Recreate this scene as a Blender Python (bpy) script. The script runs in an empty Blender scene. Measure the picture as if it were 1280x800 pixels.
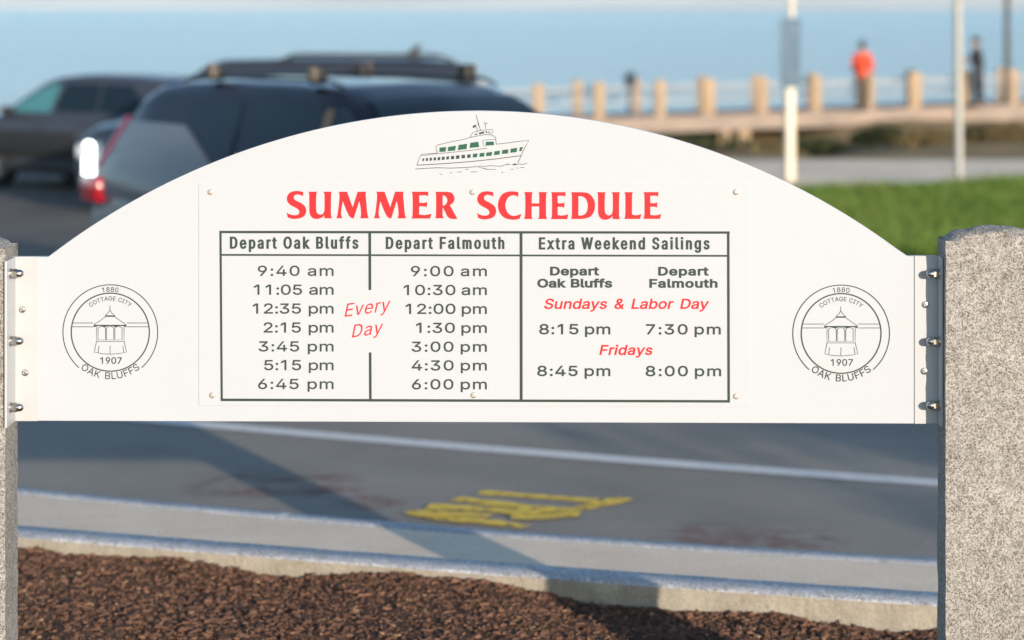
import bpy, bmesh, math, random
from mathutils import Vector, Matrix, noise
R = math.radians
random.seed(7)
S = bpy.context.scene
COL = S.collection

# ------------------------------------------------------------------ camera
F, YH, CAMZ = 3200.0, 12.0, 2.6            # focal length in photo pixels, horizon row, eye height
cam_d = bpy.data.cameras.new("camera")
cam = bpy.data.objects.new("camera", cam_d)
COL.objects.link(cam)
cam.location = (0, 0, CAMZ)
cam.rotation_euler = (R(90), 0, 0)
cam_d.sensor_width = 36
cam_d.lens = 36 * F / 1280
cam_d.shift_y = -(400 - YH) / 1280
cam_d.clip_start, cam_d.clip_end = 0.1, 40000
cam_d.dof.use_dof = True
cam_d.dof.focus_distance = 5.3
cam_d.dof.aperture_fstop = 3.4
S.camera = cam

# ------------------------------------------------------------------ light
SUN_EL = R(10.0)
SUN_AZ = math.atan2(0.46, -1.0)            # direction towards the sun in x, y = (0.46, -1)
sd = Vector((0.46, -1, 0)).normalized() * math.cos(SUN_EL) + Vector((0, 0, math.sin(SUN_EL)))
W = bpy.data.worlds.new("World")
S.world = W
W.use_nodes = True
wn = W.node_tree
sky = wn.nodes.new("ShaderNodeTexSky")
sky.sky_type = 'NISHITA'
sky.sun_disc = False
sky.sun_elevation = SUN_EL
sky.sun_rotation = math.atan2(0.46, -1.0)
sky.air_density = 0.8
sky.dust_density = 0.25
sky.ozone_density = 1.2
bg = wn.nodes["Background"]
bg.inputs[1].default_value = 0.15
wn.links.new(sky.outputs[0], bg.inputs[0])
sun_d = bpy.data.lights.new("sun", 'SUN')
sun = bpy.data.objects.new("sun", sun_d)
COL.objects.link(sun)
sun.rotation_euler = (-sd).to_track_quat('-Z', 'Y').to_euler()
sun_d.energy = 3.5
sun_d.angle = R(0.5)
sun_d.color = (1.0, 0.85, 0.69)
S.view_settings.view_transform = 'Standard'
S.view_settings.look = 'None'
S.view_settings.exposure = 0.83
S.view_settings.gamma = 1
S.cycles.use_denoising = True

# ------------------------------------------------------------------ materials
def mat(name, color=(.5, .5, .5), rough=.6, metal=0.0, spec=.5, coat=0.0, emit=None, es=0):
    m = bpy.data.materials.new(name)
    m.use_nodes = True
    b = m.node_tree.nodes["Principled BSDF"]
    b.inputs["Base Color"].default_value = (*color, 1)
    b.inputs["Roughness"].default_value = rough
    b.inputs["Metallic"].default_value = metal
    b.inputs["Specular IOR Level"].default_value = spec
    b.inputs["Coat Weight"].default_value = coat
    b.inputs["Coat Roughness"].default_value = .04
    if emit:
        b.inputs["Emission Color"].default_value = (*emit, 1)
        b.inputs["Emission Strength"].default_value = es
    return m

class NT:
    """small helper around a material's node tree"""
    def __init__(s, m):
        s.m, s.t = m, m.node_tree
        s.b = s.t.nodes["Principled BSDF"]
        s.co = s.t.nodes.new("ShaderNodeTexCoord").outputs["Object"]
    def mapped(s, scale):
        n = s.t.nodes.new("ShaderNodeMapping")
        n.inputs["Scale"].default_value = scale
        s.t.links.new(s.co, n.inputs[0])
        return n.outputs[0]
    def noise(s, scale, detail=4, rough=.6, vec=None, out="Fac", dist=0):
        n = s.t.nodes.new("ShaderNodeTexNoise")
        n.inputs["Scale"].default_value = scale
        n.inputs["Detail"].default_value = detail
        n.inputs["Roughness"].default_value = rough
        n.inputs["Distortion"].default_value = dist
        s.t.links.new(vec or s.co, n.inputs["Vector"])
        return n.outputs[out]
    def voro(s, scale, vec=None, out="Color", feature='F1'):
        n = s.t.nodes.new("ShaderNodeTexVoronoi")
        n.feature = feature
        n.inputs["Scale"].default_value = scale
        s.t.links.new(vec or s.co, n.inputs["Vector"])
        return n.outputs[out]
    def ramp(s, fac, stops, interp='LINEAR'):
        n = s.t.nodes.new("ShaderNodeValToRGB")
        n.color_ramp.interpolation = interp
        e = n.color_ramp.elements
        while len(e) < len(stops):
            e.new(.5)
        for k, (p, c) in enumerate(stops):
            e[k].position = p
            e[k].color = (*c, 1) if len(c) == 3 else c
        s.t.links.new(fac, n.inputs[0])
        return n.outputs[0]
    def mix(s, fac, a, b, mode='MIX'):
        n = s.t.nodes.new("ShaderNodeMix")
        n.data_type = 'RGBA'
        n.blend_type = mode
        for k, v in ((0, fac), (6, a), (7, b)):
            if hasattr(v, "is_linked"):
                s.t.links.new(v, n.inputs[k])
            else:
                n.inputs[k].default_value = v if k == 0 else (*v, 1)
        return n.outputs[2]
    def color(s, c):
        s.t.links.new(c, s.b.inputs["Base Color"])
    def rough(s, c):
        s.t.links.new(c, s.b.inputs["Roughness"])
    def bump(s, h, strength=.3, dist=.01):
        n = s.t.nodes.new("ShaderNodeBump")
        n.inputs["Strength"].default_value = strength
        n.inputs["Distance"].default_value = dist
        s.t.links.new(h, n.inputs["Height"])
        s.t.links.new(n.outputs[0], s.b.inputs["Normal"])

def g1(v): return (v, v, v)

def granite(name, base=(.278, .270, .258), dark=(.07, .06, .055), scale=1.0):
    m = mat(name, base, .75)
    n = NT(m)
    v = n.voro(210 * scale)
    sep = n.t.nodes.new("ShaderNodeSeparateColor")
    n.t.links.new(v, sep.inputs[0])
    v2 = n.voro(330 * scale)
    sep2 = n.t.nodes.new("ShaderNodeSeparateColor")
    n.t.links.new(v2, sep2.inputs[0])
    lo = tuple(c * .72 for c in base)
    hi = tuple(min(1, c * 1.25) for c in base)
    brown = (base[0] * .66, base[1] * .52, base[2] * .40)
    c1 = n.ramp(sep.outputs[0], [(0, base), (.32, hi), (.58, lo), (.76, base), (.88, brown), (.93, hi)], 'CONSTANT')
    big = n.noise(9 * scale, 3)
    thr = n.t.nodes.new("ShaderNodeMath"); thr.operation = 'MULTIPLY_ADD'
    n.t.links.new(big, thr.inputs[0]); thr.inputs[1].default_value = .30; n.t.links.new(sep2.outputs[1], thr.inputs[2])
    mask = n.ramp(thr.outputs[0], [(0, g1(0)), (.93, g1(.8))], 'CONSTANT')
    c2 = n.mix(mask, c1, dark)
    st = n.ramp(n.noise(3.0 * scale, 5), [(.3, g1(.86)), (.7, g1(1.06))])
    md = n.ramp(n.noise(38 * scale, 4, .6), [(.32, (.80, .79, .78)), (.5, g1(1.0)), (.68, (1.14, 1.12, 1.09))])
    c3 = n.mix(1.0, c2, md, 'MULTIPLY')
    n.color(n.mix(1.0, c3, st, 'MULTIPLY'))
    n.bump(n.noise(140 * scale, 4), .35, .004)
    return m

M = {}
M['granite'] = granite('granite', scale=1.3)
M['kerb_granite'] = granite('kerb_granite', (.44, .46, .49), (.22, .22, .23), .8)
M['kerb_rough'] = mat('rough_kerb_face', (.36, .325, .27), .9, spec=.2)
nt = NT(M['kerb_rough'])
_a = nt.ramp(nt.noise(9, 6, .7, nt.mapped((1, 1, .45))), [(.3, (.27, .24, .195)), (.7, (.40, .365, .30))])
nt.color(nt.mix(1.0, _a, nt.ramp(nt.noise(130, 3), [(.3, g1(.82)), (.7, g1(1.12))]), 'MULTIPLY'))
nt.bump(nt.noise(60, 5, .7), .7, .008)
M['board'] = mat('white_board', (.71, .70, .675), .5, spec=.15)
nt = NT(M['board'])
nt.color(nt.mix(nt.ramp(nt.noise(2.2, 5), [(.35, g1(0)), (.75, g1(1))]), (.435, .468, .512), (.426, .456, .496)))
M['panel'] = mat('white_panel', (.55, .575, .60), .5, spec=.15)
M['ink_green'] = mat('dark_green_ink', (.034, .050, .043), .55, spec=.2)
M['ink_red'] = mat('red_ink', (.52, .022, .028), .55, spec=.2)
M['ink_grey'] = mat('thin_grey_ink', (.10, .085, .08), .55, spec=.2)
M['glass_green'] = mat('green_window_ink', (.02, .095, .055), .5, spec=.2)
M['bracket'] = mat('white_bracket', (.43, .45, .47), .38, spec=.4)
M['steel'] = mat('stainless_steel', (.42, .41, .40), .30, 1.0)
M['screw'] = mat('painted_screw', (.55, .50, .43), .4, .6)

def asphalt(name, c, far=False):
    m = mat(name, g1(c), .85, spec=.25)
    n = NT(m)
    a = n.ramp(n.noise(1.1, 5), [(.3, (c * .92, c * .86, c * .76)), (.7, (c * 1.28, c * 1.19, c * 1.04))])
    agg = n.ramp(n.noise(160, 2), [(.38, g1(.62)), (.62, g1(1.35))])
    col = n.mix(1.0, a, agg, 'MULTIPLY')
    # old worn paint and rusty stains
    pm = n.ramp(n.noise(.9, 4, .65, n.mapped((1, 2.2, 1))), [(.60, g1(0)), (.72, g1(.55))])
    col = n.mix(pm, col, (c * 1.25, c * .98, c * .95))
    n.color(col)
    n.bump(n.noise(170, 3), .5, .006)
    return m
M['asphalt'] = asphalt('asphalt', .22)
M['lot_asphalt'] = asphalt('lot_asphalt', .11)
M['road_paint'] = mat('white_road_paint', (.62, .60, .57), .7)
nt = NT(M['road_paint'])
nt.color(nt.ramp(nt.noise(30, 6, .75), [(.30, (.28, .28, .27)), (.46, (.60, .585, .56)), (1, (.68, .66, .63))]))
M['yellow_paint'] = mat('yellow_marking_paint', (.62, .44, .06), .75, spec=.2)
nt = NT(M['yellow_paint'])
nt.color(nt.ramp(nt.noise(28, 5, .7), [(.30, (.64, .44, .06)), (.6, (.82, .56, .07))]))
nt.t.links.new(nt.ramp(nt.noise(17, 6, .75), [(.32, g1(0)), (.50, g1(.95))]), nt.b.inputs["Alpha"])
M['red_stain'] = mat('faded_red_paint', (.26, .14, .12), .85, spec=.2)
nt = NT(M['red_stain'])
_g = nt.t.nodes.new("ShaderNodeTexGradient"); _g.gradient_type = 'SPHERICAL'
nt.t.links.new(nt.co, _g.inputs[0])
_geo = nt.t.nodes.new("ShaderNodeNewGeometry").outputs["Position"]
_n = nt.ramp(nt.noise(5.5, 5, .7, _geo), [(.42, g1(0)), (.68, g1(1))])
_m = nt.mix(1.0, nt.ramp(_g.outputs[1], [(0, g1(0)), (.5, g1(.75))]), _n, 'MULTIPLY')
nt.t.links.new(_m, nt.b.inputs["Alpha"])
M['concrete'] = mat('concrete', (.52, .48, .43), .85, spec=.2)
nt = NT(M['concrete'])
ca = nt.ramp(nt.noise(2.6, 6, .65), [(.3, (.66, .545, .42)), (.7, (.80, .675, .53))])
nt.color(nt.mix(1.0, ca, nt.ramp(nt.noise(120, 3), [(.3, g1(.84)), (.7, g1(1.08))]), 'MULTIPLY'))
nt.bump(nt.noise(110, 4), .3, .003)
M['pale_path'] = mat('pale_path', (.62, .54, .45), .9, spec=.2)
nt = NT(M['pale_path'])
nt.color(nt.ramp(nt.noise(1.6, 5, .6), [(.3, (.66, .54, .41)), (.7, (.82, .69, .53))]))
M['mulch'] = mat('bark_mulch', (.08, .045, .03), .95, spec=.1)
nt = NT(M['mulch'])
mc = nt.ramp(nt.voro(60, nt.mapped((1, .5, 1))), [(0, (.05, .031, .023)), (.45, (.105, .062, .043)), (.85, (.165, .10, .07)), (1, (.23, .145, .10))])
nt.color(nt.mix(1.0, mc, nt.ramp(nt.noise(5, 4), [(.3, g1(.7)), (.7, g1(1.25))]), 'MULTIPLY'))
nt.bump(nt.noise(70, 5, .7), 1.0, .02)
def chip(name, c):
    m = mat(name, c, .9, spec=.15)
    n = NT(m)
    n.color(n.ramp(n.noise(60, 4), [(.3, tuple(x * .6 for x in c)), (.7, tuple(min(1, x * 1.3) for x in c))]))
    return m
M['chip_dark'] = chip('dark_bark', (.125, .070, .048))
M['chip_mid'] = chip('brown_bark', (.18, .098, .066))
M['chip_light'] = chip('pale_wood_chip', (.29, .185, .115))
M['soil'] = mat('dry_ground', (.16, .12, .07), .95, spec=.1)
nt = NT(M['soil'])
nt.color(nt.ramp(nt.noise(.55, 6, .7), [(.28, (.06, .07, .03)), (.42, (.23, .175, .09)), (.6, (.34, .235, .13)), (.8, (.44, .32, .19))]))
nt.bump(nt.noise(8, 5), .8, .08)
M['lawn'] = mat('lawn_ground', (.05, .09, .02), .95, spec=.1)
nt = NT(M['lawn'])
nt.color(nt.ramp(nt.noise(.7, 6, .7), [(.25, (.05, .085, .018)), (.55, (.09, .14, .03)), (.8, (.16, .165, .055))]))
def blade(name, a, b):
    m = mat(name, a, .6, spec=.2)
    n = NT(m)
    n.color(n.ramp(n.noise(1.3, 4), [(.3, a), (.7, b)]))
    return m
M['grass'] = blade('grass_blades', (.070, .145, .022), (.145, .20, .042))
M['leaf'] = blade('shrub_leaves', (.022, .038, .014), (.055, .065, .024))
M['leaf_dry'] = blade('dry_beach_leaves', (.13, .10, .045), (.20, .15, .06))
M['bark'] = mat('tree_bark', (.09, .07, .05), .9)
M['water'] = mat('sea_water', (.06, .17, .26), .22, spec=.5)
nt = NT(M['water'])
nt.color(nt.ramp(nt.noise(.012, 5, .6, nt.mapped((.35, 1, 1))), [(.3, (.13, .225, .29)), (.7, (.185, .285, .35))]))
nt.bump(nt.noise(.55, 6, .65, nt.mapped((.6, 1, 1))), 1.0, .55)
M['backdrop'] = mat('sky_backdrop', (.28, .335, .39), 1.0, spec=0)
M['timber'] = mat('weathered_timber', (.34, .23, .13), .85)
nt = NT(M['timber'])
nt.color(nt.ramp(nt.noise(3, 5, .6, nt.mapped((4, 4, .7))), [(.3, (.30, .215, .135)), (.7, (.45, .33, .215))]))
M['deck'] = mat('grey_decking', (.30, .24, .20), .85)
nt = NT(M['deck'])
nt.color(nt.ramp(nt.noise(1.2, 5, .6, nt.mapped((.6, 3, 5))), [(.3, (.21, .175, .15)), (.7, (.36, .28, .225))]))
M['cable'] = mat('grey_cable', (.30, .31, .32), .5, .5)
M['pole_grey'] = mat('galvanised_pole', (.36, .36, .34), .5, .4)
M['pole_dark'] = mat('dark_pole', (.035, .04, .04), .5)
M['post_white'] = mat('cream_post', (.68, .60, .47), .6)
M['plate_blue'] = mat('blue_grey_plate', (.10, .155, .215), .55)
M['glass'] = mat('car_glass', (.010, .020, .030), .06, spec=.3)
M['glass_teal'] = mat('teal_car_glass', (.06, .21, .23), .06, spec=.8)
M['rubber'] = mat('tyre_rubber', (.02, .02, .021), .8)
M['rim'] = mat('alloy_rim', (.35, .35, .36), .35, .9)
M['black_gloss'] = mat('black_gloss_paint', (.008, .011, .019), .28, spec=.35, coat=.12)
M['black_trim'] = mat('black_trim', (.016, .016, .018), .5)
M['paint_grey'] = mat('grey_car_paint', (.125, .15, .18), .42, 0, coat=.25)
M['paint_steel'] = mat('steel_grey_car_paint', (.05, .058, .078), .4, .2, coat=.2)
M['paint_black'] = mat('black_car_paint', (.016, .024, .04), .35, 0, coat=.25)
M['lamp_red'] = mat('red_lamp', (.62, .012, .03), .15, coat=.6)
M['lamp_strip'] = mat('dark_red_lamp_strip', (.22, .012, .05), .2, coat=.6)
M['lamp_clear'] = mat('clear_lamp', (.62, .66, .74), .12, coat=.6)
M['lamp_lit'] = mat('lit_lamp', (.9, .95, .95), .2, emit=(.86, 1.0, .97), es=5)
M['tan'] = mat('tan_bar_foot', (.15, .12, .09), .6)
M['skin'] = mat('skin', (.42, .26, .19), .6)
M['hair'] = mat('dark_hair', (.02, .015, .012), .6)
M['red_cloth'] = mat('red_orange_cloth', (.70, .075, .03), .8)
M['tan_cloth'] = mat('tan_cloth', (.30, .21, .13), .85)
M['black_cloth'] = mat('black_cloth', (.018, .02, .028), .8)
M['viewer_blue'] = mat('slate_metal', (.06, .10, .14), .45, .3)

# ------------------------------------------------------------------ builders
def link(name, me, parent=None, loc=(0, 0, 0), rot=(0, 0, 0)):
    o = bpy.data.objects.new(name, me)
    COL.objects.link(o)
    o.location, o.rotation_euler = loc, rot
    if parent:
        o.parent = parent
    return o

def tag(o, label=None, cat=None, group=None, kind=None):
    for k, v in (("label", label), ("category", cat), ("group", group), ("kind", kind)):
        if v:
            o[k] = v
    return o

def thing(name, label, cat, loc=(0, 0, 0), rz=0, group=None):
    return tag(link(name, None, None, loc, (0, 0, rz)), label, cat, group)

class MB:
    """collects shapes, then links them as ONE mesh object"""
    def __init__(s):
        s.v, s.f, s.mi = [], [], []
        s.cur = 0
    def add(s, vs, fs):
        k = len(s.v)
        s.v += [tuple(p) for p in vs]
        for f in fs:
            s.f.append(tuple(i + k for i in f)); s.mi.append(s.cur)
        return s
    def box(s, c, d, rz=0, bev=0.0, rx=0, ry=0):
        bm = bmesh.new()
        bmesh.ops.create_cube(bm, size=1)
        bmesh.ops.scale(bm, vec=d, verts=bm.verts)
        if bev:
            bmesh.ops.bevel(bm, geom=bm.edges[:], offset=bev, segments=2, affect='EDGES', profile=.5)
        m = Matrix.Translation(c) @ Matrix.Rotation(rz, 4, 'Z') @ Matrix.Rotation(ry, 4, 'Y') @ Matrix.Rotation(rx, 4, 'X')
        bmesh.ops.transform(bm, matrix=m, verts=bm.verts)
        s.bm(bm)
        return s
    def bm(s, bm):
        bm.verts.index_update()
        s.add([v.co[:] for v in bm.verts], [[v.index for v in f.verts] for f in bm.faces])
        bm.free()
    def tube(s, pts, rad, n=10, cap=True):
        pts = [Vector(p) for p in pts]
        rads = rad if isinstance(rad, (list, tuple)) else [rad] * len(pts)
        k = len(s.v)
        up = Vector((0, 0, 1))
        vs = []
        for i, p in enumerate(pts):
            d = (pts[min(i + 1, len(pts) - 1)] - pts[max(i - 1, 0)]).normalized()
            a = d.cross(up)
            if a.length < 1e-3:
                a = d.cross(Vector((1, 0, 0)))
            a.normalize(); b = a.cross(d)
            for j in range(n):
                t = 2 * math.pi * j / n
                vs.append(p + (a * math.cos(t) + b * math.sin(t)) * rads[i])
        fs = []
        for i in range(len(pts) - 1):
            for j in range(n):
                fs.append((i * n + j, i * n + (j + 1) % n, (i + 1) * n + (j + 1) % n, (i + 1) * n + j))
        if cap:
            fs.append(tuple(range(n))[::-1]); fs.append(tuple((len(pts) - 1) * n + j for j in range(n)))
        return s.add(vs, fs)
    def lathe(s, prof, m=Matrix.Identity(4), n=24):
        """profile [(r, h)] turned round the local z axis, then moved by m"""
        vs, fs = [], []
        for r, h in prof:
            for j in range(n):
                t = 2 * math.pi * j / n
                vs.append(m @ Vector((r * math.cos(t), r * math.sin(t), h)))
        for i in range(len(prof) - 1):
            for j in range(n):
                fs.append((i * n + j, i * n + (j + 1) % n, (i + 1) * n + (j + 1) % n, (i + 1) * n + j))
        fs.append(tuple(range(n))[::-1]); fs.append(tuple((len(prof) - 1) * n + j for j in range(n)))
        return s.add(vs, fs)
    def prism(s, poly, axis0, axis1, d, org=(0, 0, 0)):
        """polygon in the plane of axis0/axis1 thickened along d"""
        o, a, b, d = Vector(org), Vector(axis0), Vector(axis1), Vector(d)
        n = len(poly)
        vs = [o + a * p[0] + b * p[1] for p in poly]
        vs += [v + d for v in vs]
        fs = [tuple(range(n)), tuple(range(2 * n - 1, n - 1, -1))]
        fs += [(i, i + n, (i + 1) % n + n, (i + 1) % n) for i in range(n)]
        return s.add(vs, fs)
    def build(s, name, m, parent=None, smooth=None, world=False, sub=0):
        """world=True: shapes were laid down in world space, the parent has only a location"""
        me = bpy.data.meshes.new(name)
        off = parent.location if (parent and world) else Vector((0, 0, 0))
        if parent and world and parent.parent:
            off = off + parent.parent.location
        me.from_pydata([tuple(Vector(v) - off) for v in s.v], [], s.f)
        for x in (m if isinstance(m, (list, tuple)) else [m]):
            me.materials.append(x)
        me.polygons.foreach_set("material_index", s.mi)
        bm = bmesh.new(); bm.from_mesh(me)
        bmesh.ops.recalc_face_normals(bm, faces=bm.faces)
        bm.to_mesh(me); bm.free()
        if smooth is not None:
            me.polygons.foreach_set("use_smooth", [True] * len(me.polygons))
            me.set_sharp_from_angle(angle=R(smooth))
        me.update()
        o = link(name, me, parent)
        if sub:
            md = o.modifiers.new("sub", 'SUBSURF'); md.levels = md.render_levels = sub
        return o

def interp(pts, x):
    if x <= pts[0][0]: return pts[0][1]
    for (a, b), (c, d) in zip(pts, pts[1:]):
        if x <= c:
            return b + (d - b) * (x - a) / (c - a)
    return pts[-1][1]
def sstep(a, b, x):
    t = min(1, max(0, (x - a) / (b - a)))
    return t * t * (3 - 2 * t)

def copy_tree(o, parent=None):
    c = o.copy()
    COL.objects.link(c)
    if parent: c.parent = parent
    for ch in [x for x in o.children]:
        copy_tree(ch, c)
    return c
# ------------------------------------------------------------------ the lie of the land
def ground_z(x, y):
    z = .80 if y < 12 else .80 - .53 * sstep(11.5, 17, y)
    if y > 22: z = .27 - .27 * sstep(22.5, 30, y)
    if y > 42:
        z = -(.92 - .50 * sstep(6.0, 10.0, x)) * sstep(43.5, 60, y)
        z += (.40 - .20 * sstep(6.0, 10.0, x)) * sstep(61, 67, y)
        z -= 3.4 * sstep(69, 96, y)
        z += .16 * noise.noise((x * .35, y * .35, 0)) * sstep(43.5, 47, y)
    return z

def grid_sheet(name, xs, ys, zf, m, kind='structure'):
    b = MB()
    vs = [(x, y, zf(x, y)) for y in ys for x in xs]
    n = len(xs)
    fs = [(j * n + i, j * n + i + 1, (j + 1) * n + i + 1, (j + 1) * n + i) for j in range(len(ys) - 1) for i in range(n - 1)]
    b.add(vs, fs)
    return tag(b.build(name, m, smooth=60), kind=kind)
def lin(a, b, n): return [a + (b - a) * i / n for i in range(n + 1)]

grid_sheet('terrain', [-6000, -400, -100] + lin(-40, 40, 110) + [100, 400, 6000],
           [-600, -60, -10, 3, 9] + lin(11.5, 30, 30) + lin(31, 95, 90) + [130, 200],
           ground_z, M['soil'])
b = MB()
b.add([(-20000, 76, -1.55), (20000, 76, -1.55), (20000, 26000, -1.55), (-20000, 26000, -1.55)], [(0, 1, 2, 3)])
tag(b.build('sea', M['water']), kind='structure')
# added pale backdrop beyond the sea, dimming the bright strip of horizon sky
b = MB(); vs = []
na, nh = 160, 14
for j in range(nh + 1):
    for i in range(na + 1):
        a = R(-75 + 150 * i / na); t = j / nh
        top = 900 + 130 * noise.noise((i * .07, 3, 0)) + 45 * noise.noise((i * .3, 8, 0))
        z = top * t
        r = 21000 + 260 * noise.noise((i * .12, t * 2, 1)) + 40 * noise.noise((i * .6, t * 6, 5)) + 1800 * t * t
        vs.append((r * math.sin(a), r * math.cos(a), z - 30))
b.add(vs, [(j * (na + 1) + i, j * (na + 1) + i + 1, (j + 1) * (na + 1) + i + 1, (j + 1) * (na + 1) + i) for j in range(nh) for i in range(na)])
tag(b.build('sky', M['backdrop'], smooth=80), kind='structure')

# curves of the kerb lines on the ground: depth as a function of x (fitted, straight beyond the ends)
def quad(p0, p1, p2):
    def f(x):
        lo, hi = p0[0] - 1.0, p2[0] + 1.0
        def q(t):
            return sum(py * math.prod((t - ox) / (px - ox) for ox, _ in (p0, p1, p2) if ox != px) for px, py in (p0, p1, p2))
        if x < lo: return q(lo) + (q(lo + .01) - q(lo)) / .01 * (x - lo)
        if x > hi: return q(hi) + (q(hi) - q(hi - .01)) / .01 * (x - hi)
        return q(x)
    return f
def gp(x, y, z):                     # a ground point seen at photo pixel x, y on height z
    Y = (CAMZ - z) * F / (y - YH)
    return ((x - 640) / F * Y, Y)
ZR, ZW, ZK = .90, .985, 1.07         # road, walk and bed kerb tops
bed_front = quad(gp(25, 670, ZK), gp(640, 718, ZK), gp(1170, 755, ZK))
bed_back = lambda x: bed_front(x) + .148
walk_far = quad(gp(25, 610, ZW), gp(640, 664, ZW), gp(1170, 698, ZW))
line_c = quad(gp(235, 530, ZR), gp(640, 564.5, ZR), gp(1170, 604.5, ZR))
XS = lin(-40, -4, 24)[:-1] + lin(-4, 4, 80)[:-1] + lin(4, 40, 24)

def strip(name, f0, f1, z, m, kind='structure', xs=XS, rows=1, zf=None):
    b = MB(); n = len(xs)
    vs = []
    for r in range(rows + 1):
        for x in xs:
            y = f0(x) + (f1(x) - f0(x)) * r / rows
            vs.append((x, y, z if zf is None else zf(x, y)))
    b.add(vs, [(r * n + i, r * n + i + 1, (r + 1) * n + i + 1, (r + 1) * n + i) for r in range(rows) for i in range(n - 1)])
    return tag(b.build(name, m, smooth=60), kind=kind)

def road_z(x, y):
    return ZR - (.62) * sstep(11.2, 16.8, y) if y < 20 else ground_z(x, y) + .02
strip('road', lambda x: walk_far(x) - .01, lambda x: 17.5, ZR, M['asphalt'], rows=30, zf=road_z)
strip('road_line', lambda x: line_c(x) - .075, lambda x: line_c(x) + .075, ZR + .004, M['road_paint'])
grid_sheet('car_park', lin(-60, 3.0, 40), lin(17.5, 30, 16) + lin(31, 42.5, 12), lambda x, y: ground_z(x, y) + .02, M['lot_asphalt'])
def lawn_far(x): return 36.0 + .62 * (min(max(x, 3.0), 9.0) - 4.2)
LX = lin(3.0, 12, 36) + lin(13, 40, 20)
strip('lawn', lambda x: 17.5, lawn_far, 0, M['lawn'], xs=LX, rows=40, zf=lambda x, y: ground_z(x, y) + .05 + .03 * noise.noise((x * .8, y * .8, 3)))
strip('path', lawn_far, lambda x: 43.6, 0, M['pale_path'], xs=LX, rows=10, zf=lambda x, y: ground_z(x, y) + .045)
strip('walkway', lambda x: bed_back(x) - .004, lambda x: walk_far(x) - .098, ZW, M['concrete'])

def kerb(name, f0, f1, zt, zb, m_top, m_face, rough=0.0, joints=()):
    """a run of granite kerb: top, front face, back face, with slightly rough front"""
    b = MB(); xs = lin(-20, -3, 30)[:-1] + lin(-3, 3, 200)[:-1] + lin(3, 20, 30)
    xs = sorted(xs + [jx + d for jx in joints for d in (-.0032, -.0022, .0022, .0032)])
    cut = lambda x: .010 if any(abs(x - jx) < .0025 for jx in joints) else 0
    n = len(xs); rows = []
    NF = 7
    for k in range(NF + 1):
        z = zb + (zt - .006 - zb) * k / NF
        rows.append([(x, f0(x) + cut(x) + (rough * noise.noise((x * 17, z * 30, 1)) + rough * .7 * noise.noise((x * 45, z * 60, 4)) if k < NF else 0), z) for x in xs])
    rows.append([(x, f0(x) + .008, zt - cut(x) + .0015 * noise.noise((x * 9, 0, 0))) for x in xs])
    rows.append([(x, f1(x) - .006, zt - cut(x) + .0015 * noise.noise((x * 9, 7, 0))) for x in xs])
    rows.append([(x, f1(x), zt - .006) for x in xs])
    rows.append([(x, f1(x), zb) for x in xs])
    vs = [p for r in rows for p in r]
    for r in range(len(rows) - 1):
        b.cur = 1 if r < NF else 0
        fs = [(r * n + i, r * n + i + 1, (r + 1) * n + i + 1, (r + 1) * n + i) for i in range(n - 1)]
        for f in fs:
            b.f.append(f); b.mi.append(b.cur)
    b.v = vs
    return tag(b.build(name, [m_top, m_face], smooth=50), kind='structure')
kerb('bed_kerb', bed_front, bed_back, ZK, .90, M['kerb_granite'], M['kerb_rough'], .006, (-4.4, -2.2, 2.3, 4.2))
kerb('road_kerb', lambda x: walk_far(x) - .096, lambda x: walk_far(x), ZW + .002, .86, M['kerb_granite'], M['kerb_granite'], 0, (-4.1, -2.3, 1.9, 3.4))

# worn joints across the walkway
b = MB()
for k, jx in enumerate((-2.3, 2.3)):
    pts = []
    for i in range(13):
        t = i / 12; x = jx + .16 * t + .012 * noise.noise((t * 4, k, 0))
        pts.append((x, bed_back(x) + .02 + (walk_far(x) - .13 - bed_back(x)) * t))
    vs = [(x + s_ * .0045, y, ZW + .003) for x, y in pts for s_ in (-1, 1)]
    b.add(vs, [(2 * i, 2 * i + 1, 2 * i + 3, 2 * i + 2) for i in range(12)])
tag(b.build('walkway_joints', M['kerb_rough']), kind='structure')

# yellow utility marking sprayed on the road: zigzag strokes
def ribbon(b, pts, w, z, jit=.15):
    pts = [Vector((p[0], p[1], 0)) for p in pts]
    fine = []
    for a, c in zip(pts, pts[1:]):
        n = max(2, int((c - a).length / .04))
        fine += [a.lerp(c, i / n) for i in range(n)]
    fine.append(pts[-1])
    vs, fs = [], []
    for i, p in enumerate(fine):
        d = (fine[min(i + 1, len(fine) - 1)] - fine[max(i - 1, 0)]).normalized()
        nrm = Vector((-d.y, d.x, 0))
        ww = w * (1 + jit * noise.noise((p.x * 9, p.y * 9, 2))) * .5
        vs += [(p + nrm * ww).to_tuple()[:2] + (z,), (p - nrm * ww).to_tuple()[:2] + (z,)]
    fs = [(2 * i, 2 * i + 2, 2 * i + 3, 2 * i + 1) for i in range(len(fine) - 1)]
    b.add(vs, fs)
def zz(pts): return [(x / 1.778 + 180, y / 1.778 + 520) for x, y in pts]
b = MB()
for k, (st, w) in enumerate((([(745, 171), (860, 180), (975, 188), (1005, 190)], .075), ([(972, 206), (1010, 199), (1072, 184)], .085),
                             ([(693, 186), (770, 196), (880, 208), (972, 213)], .085), ([(628, 205), (740, 209), (860, 218), (968, 221)], .10),
                             ([(588, 215), (690, 230), (760, 238), (852, 250)], .075), ([(650, 219), (720, 222), (770, 226)], .06),
                             ([(815, 229), (890, 230), (960, 224)], .06), ([(600, 222), (660, 233), (720, 239)], .05))):
    ribbon(b, [gp(x, y, ZR) for x, y in zz(st)], w * .95, ZR + .004 + .0006 * k, .45)
tag(b.build('yellow_marking', M['yellow_paint']), kind='structure')
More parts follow.
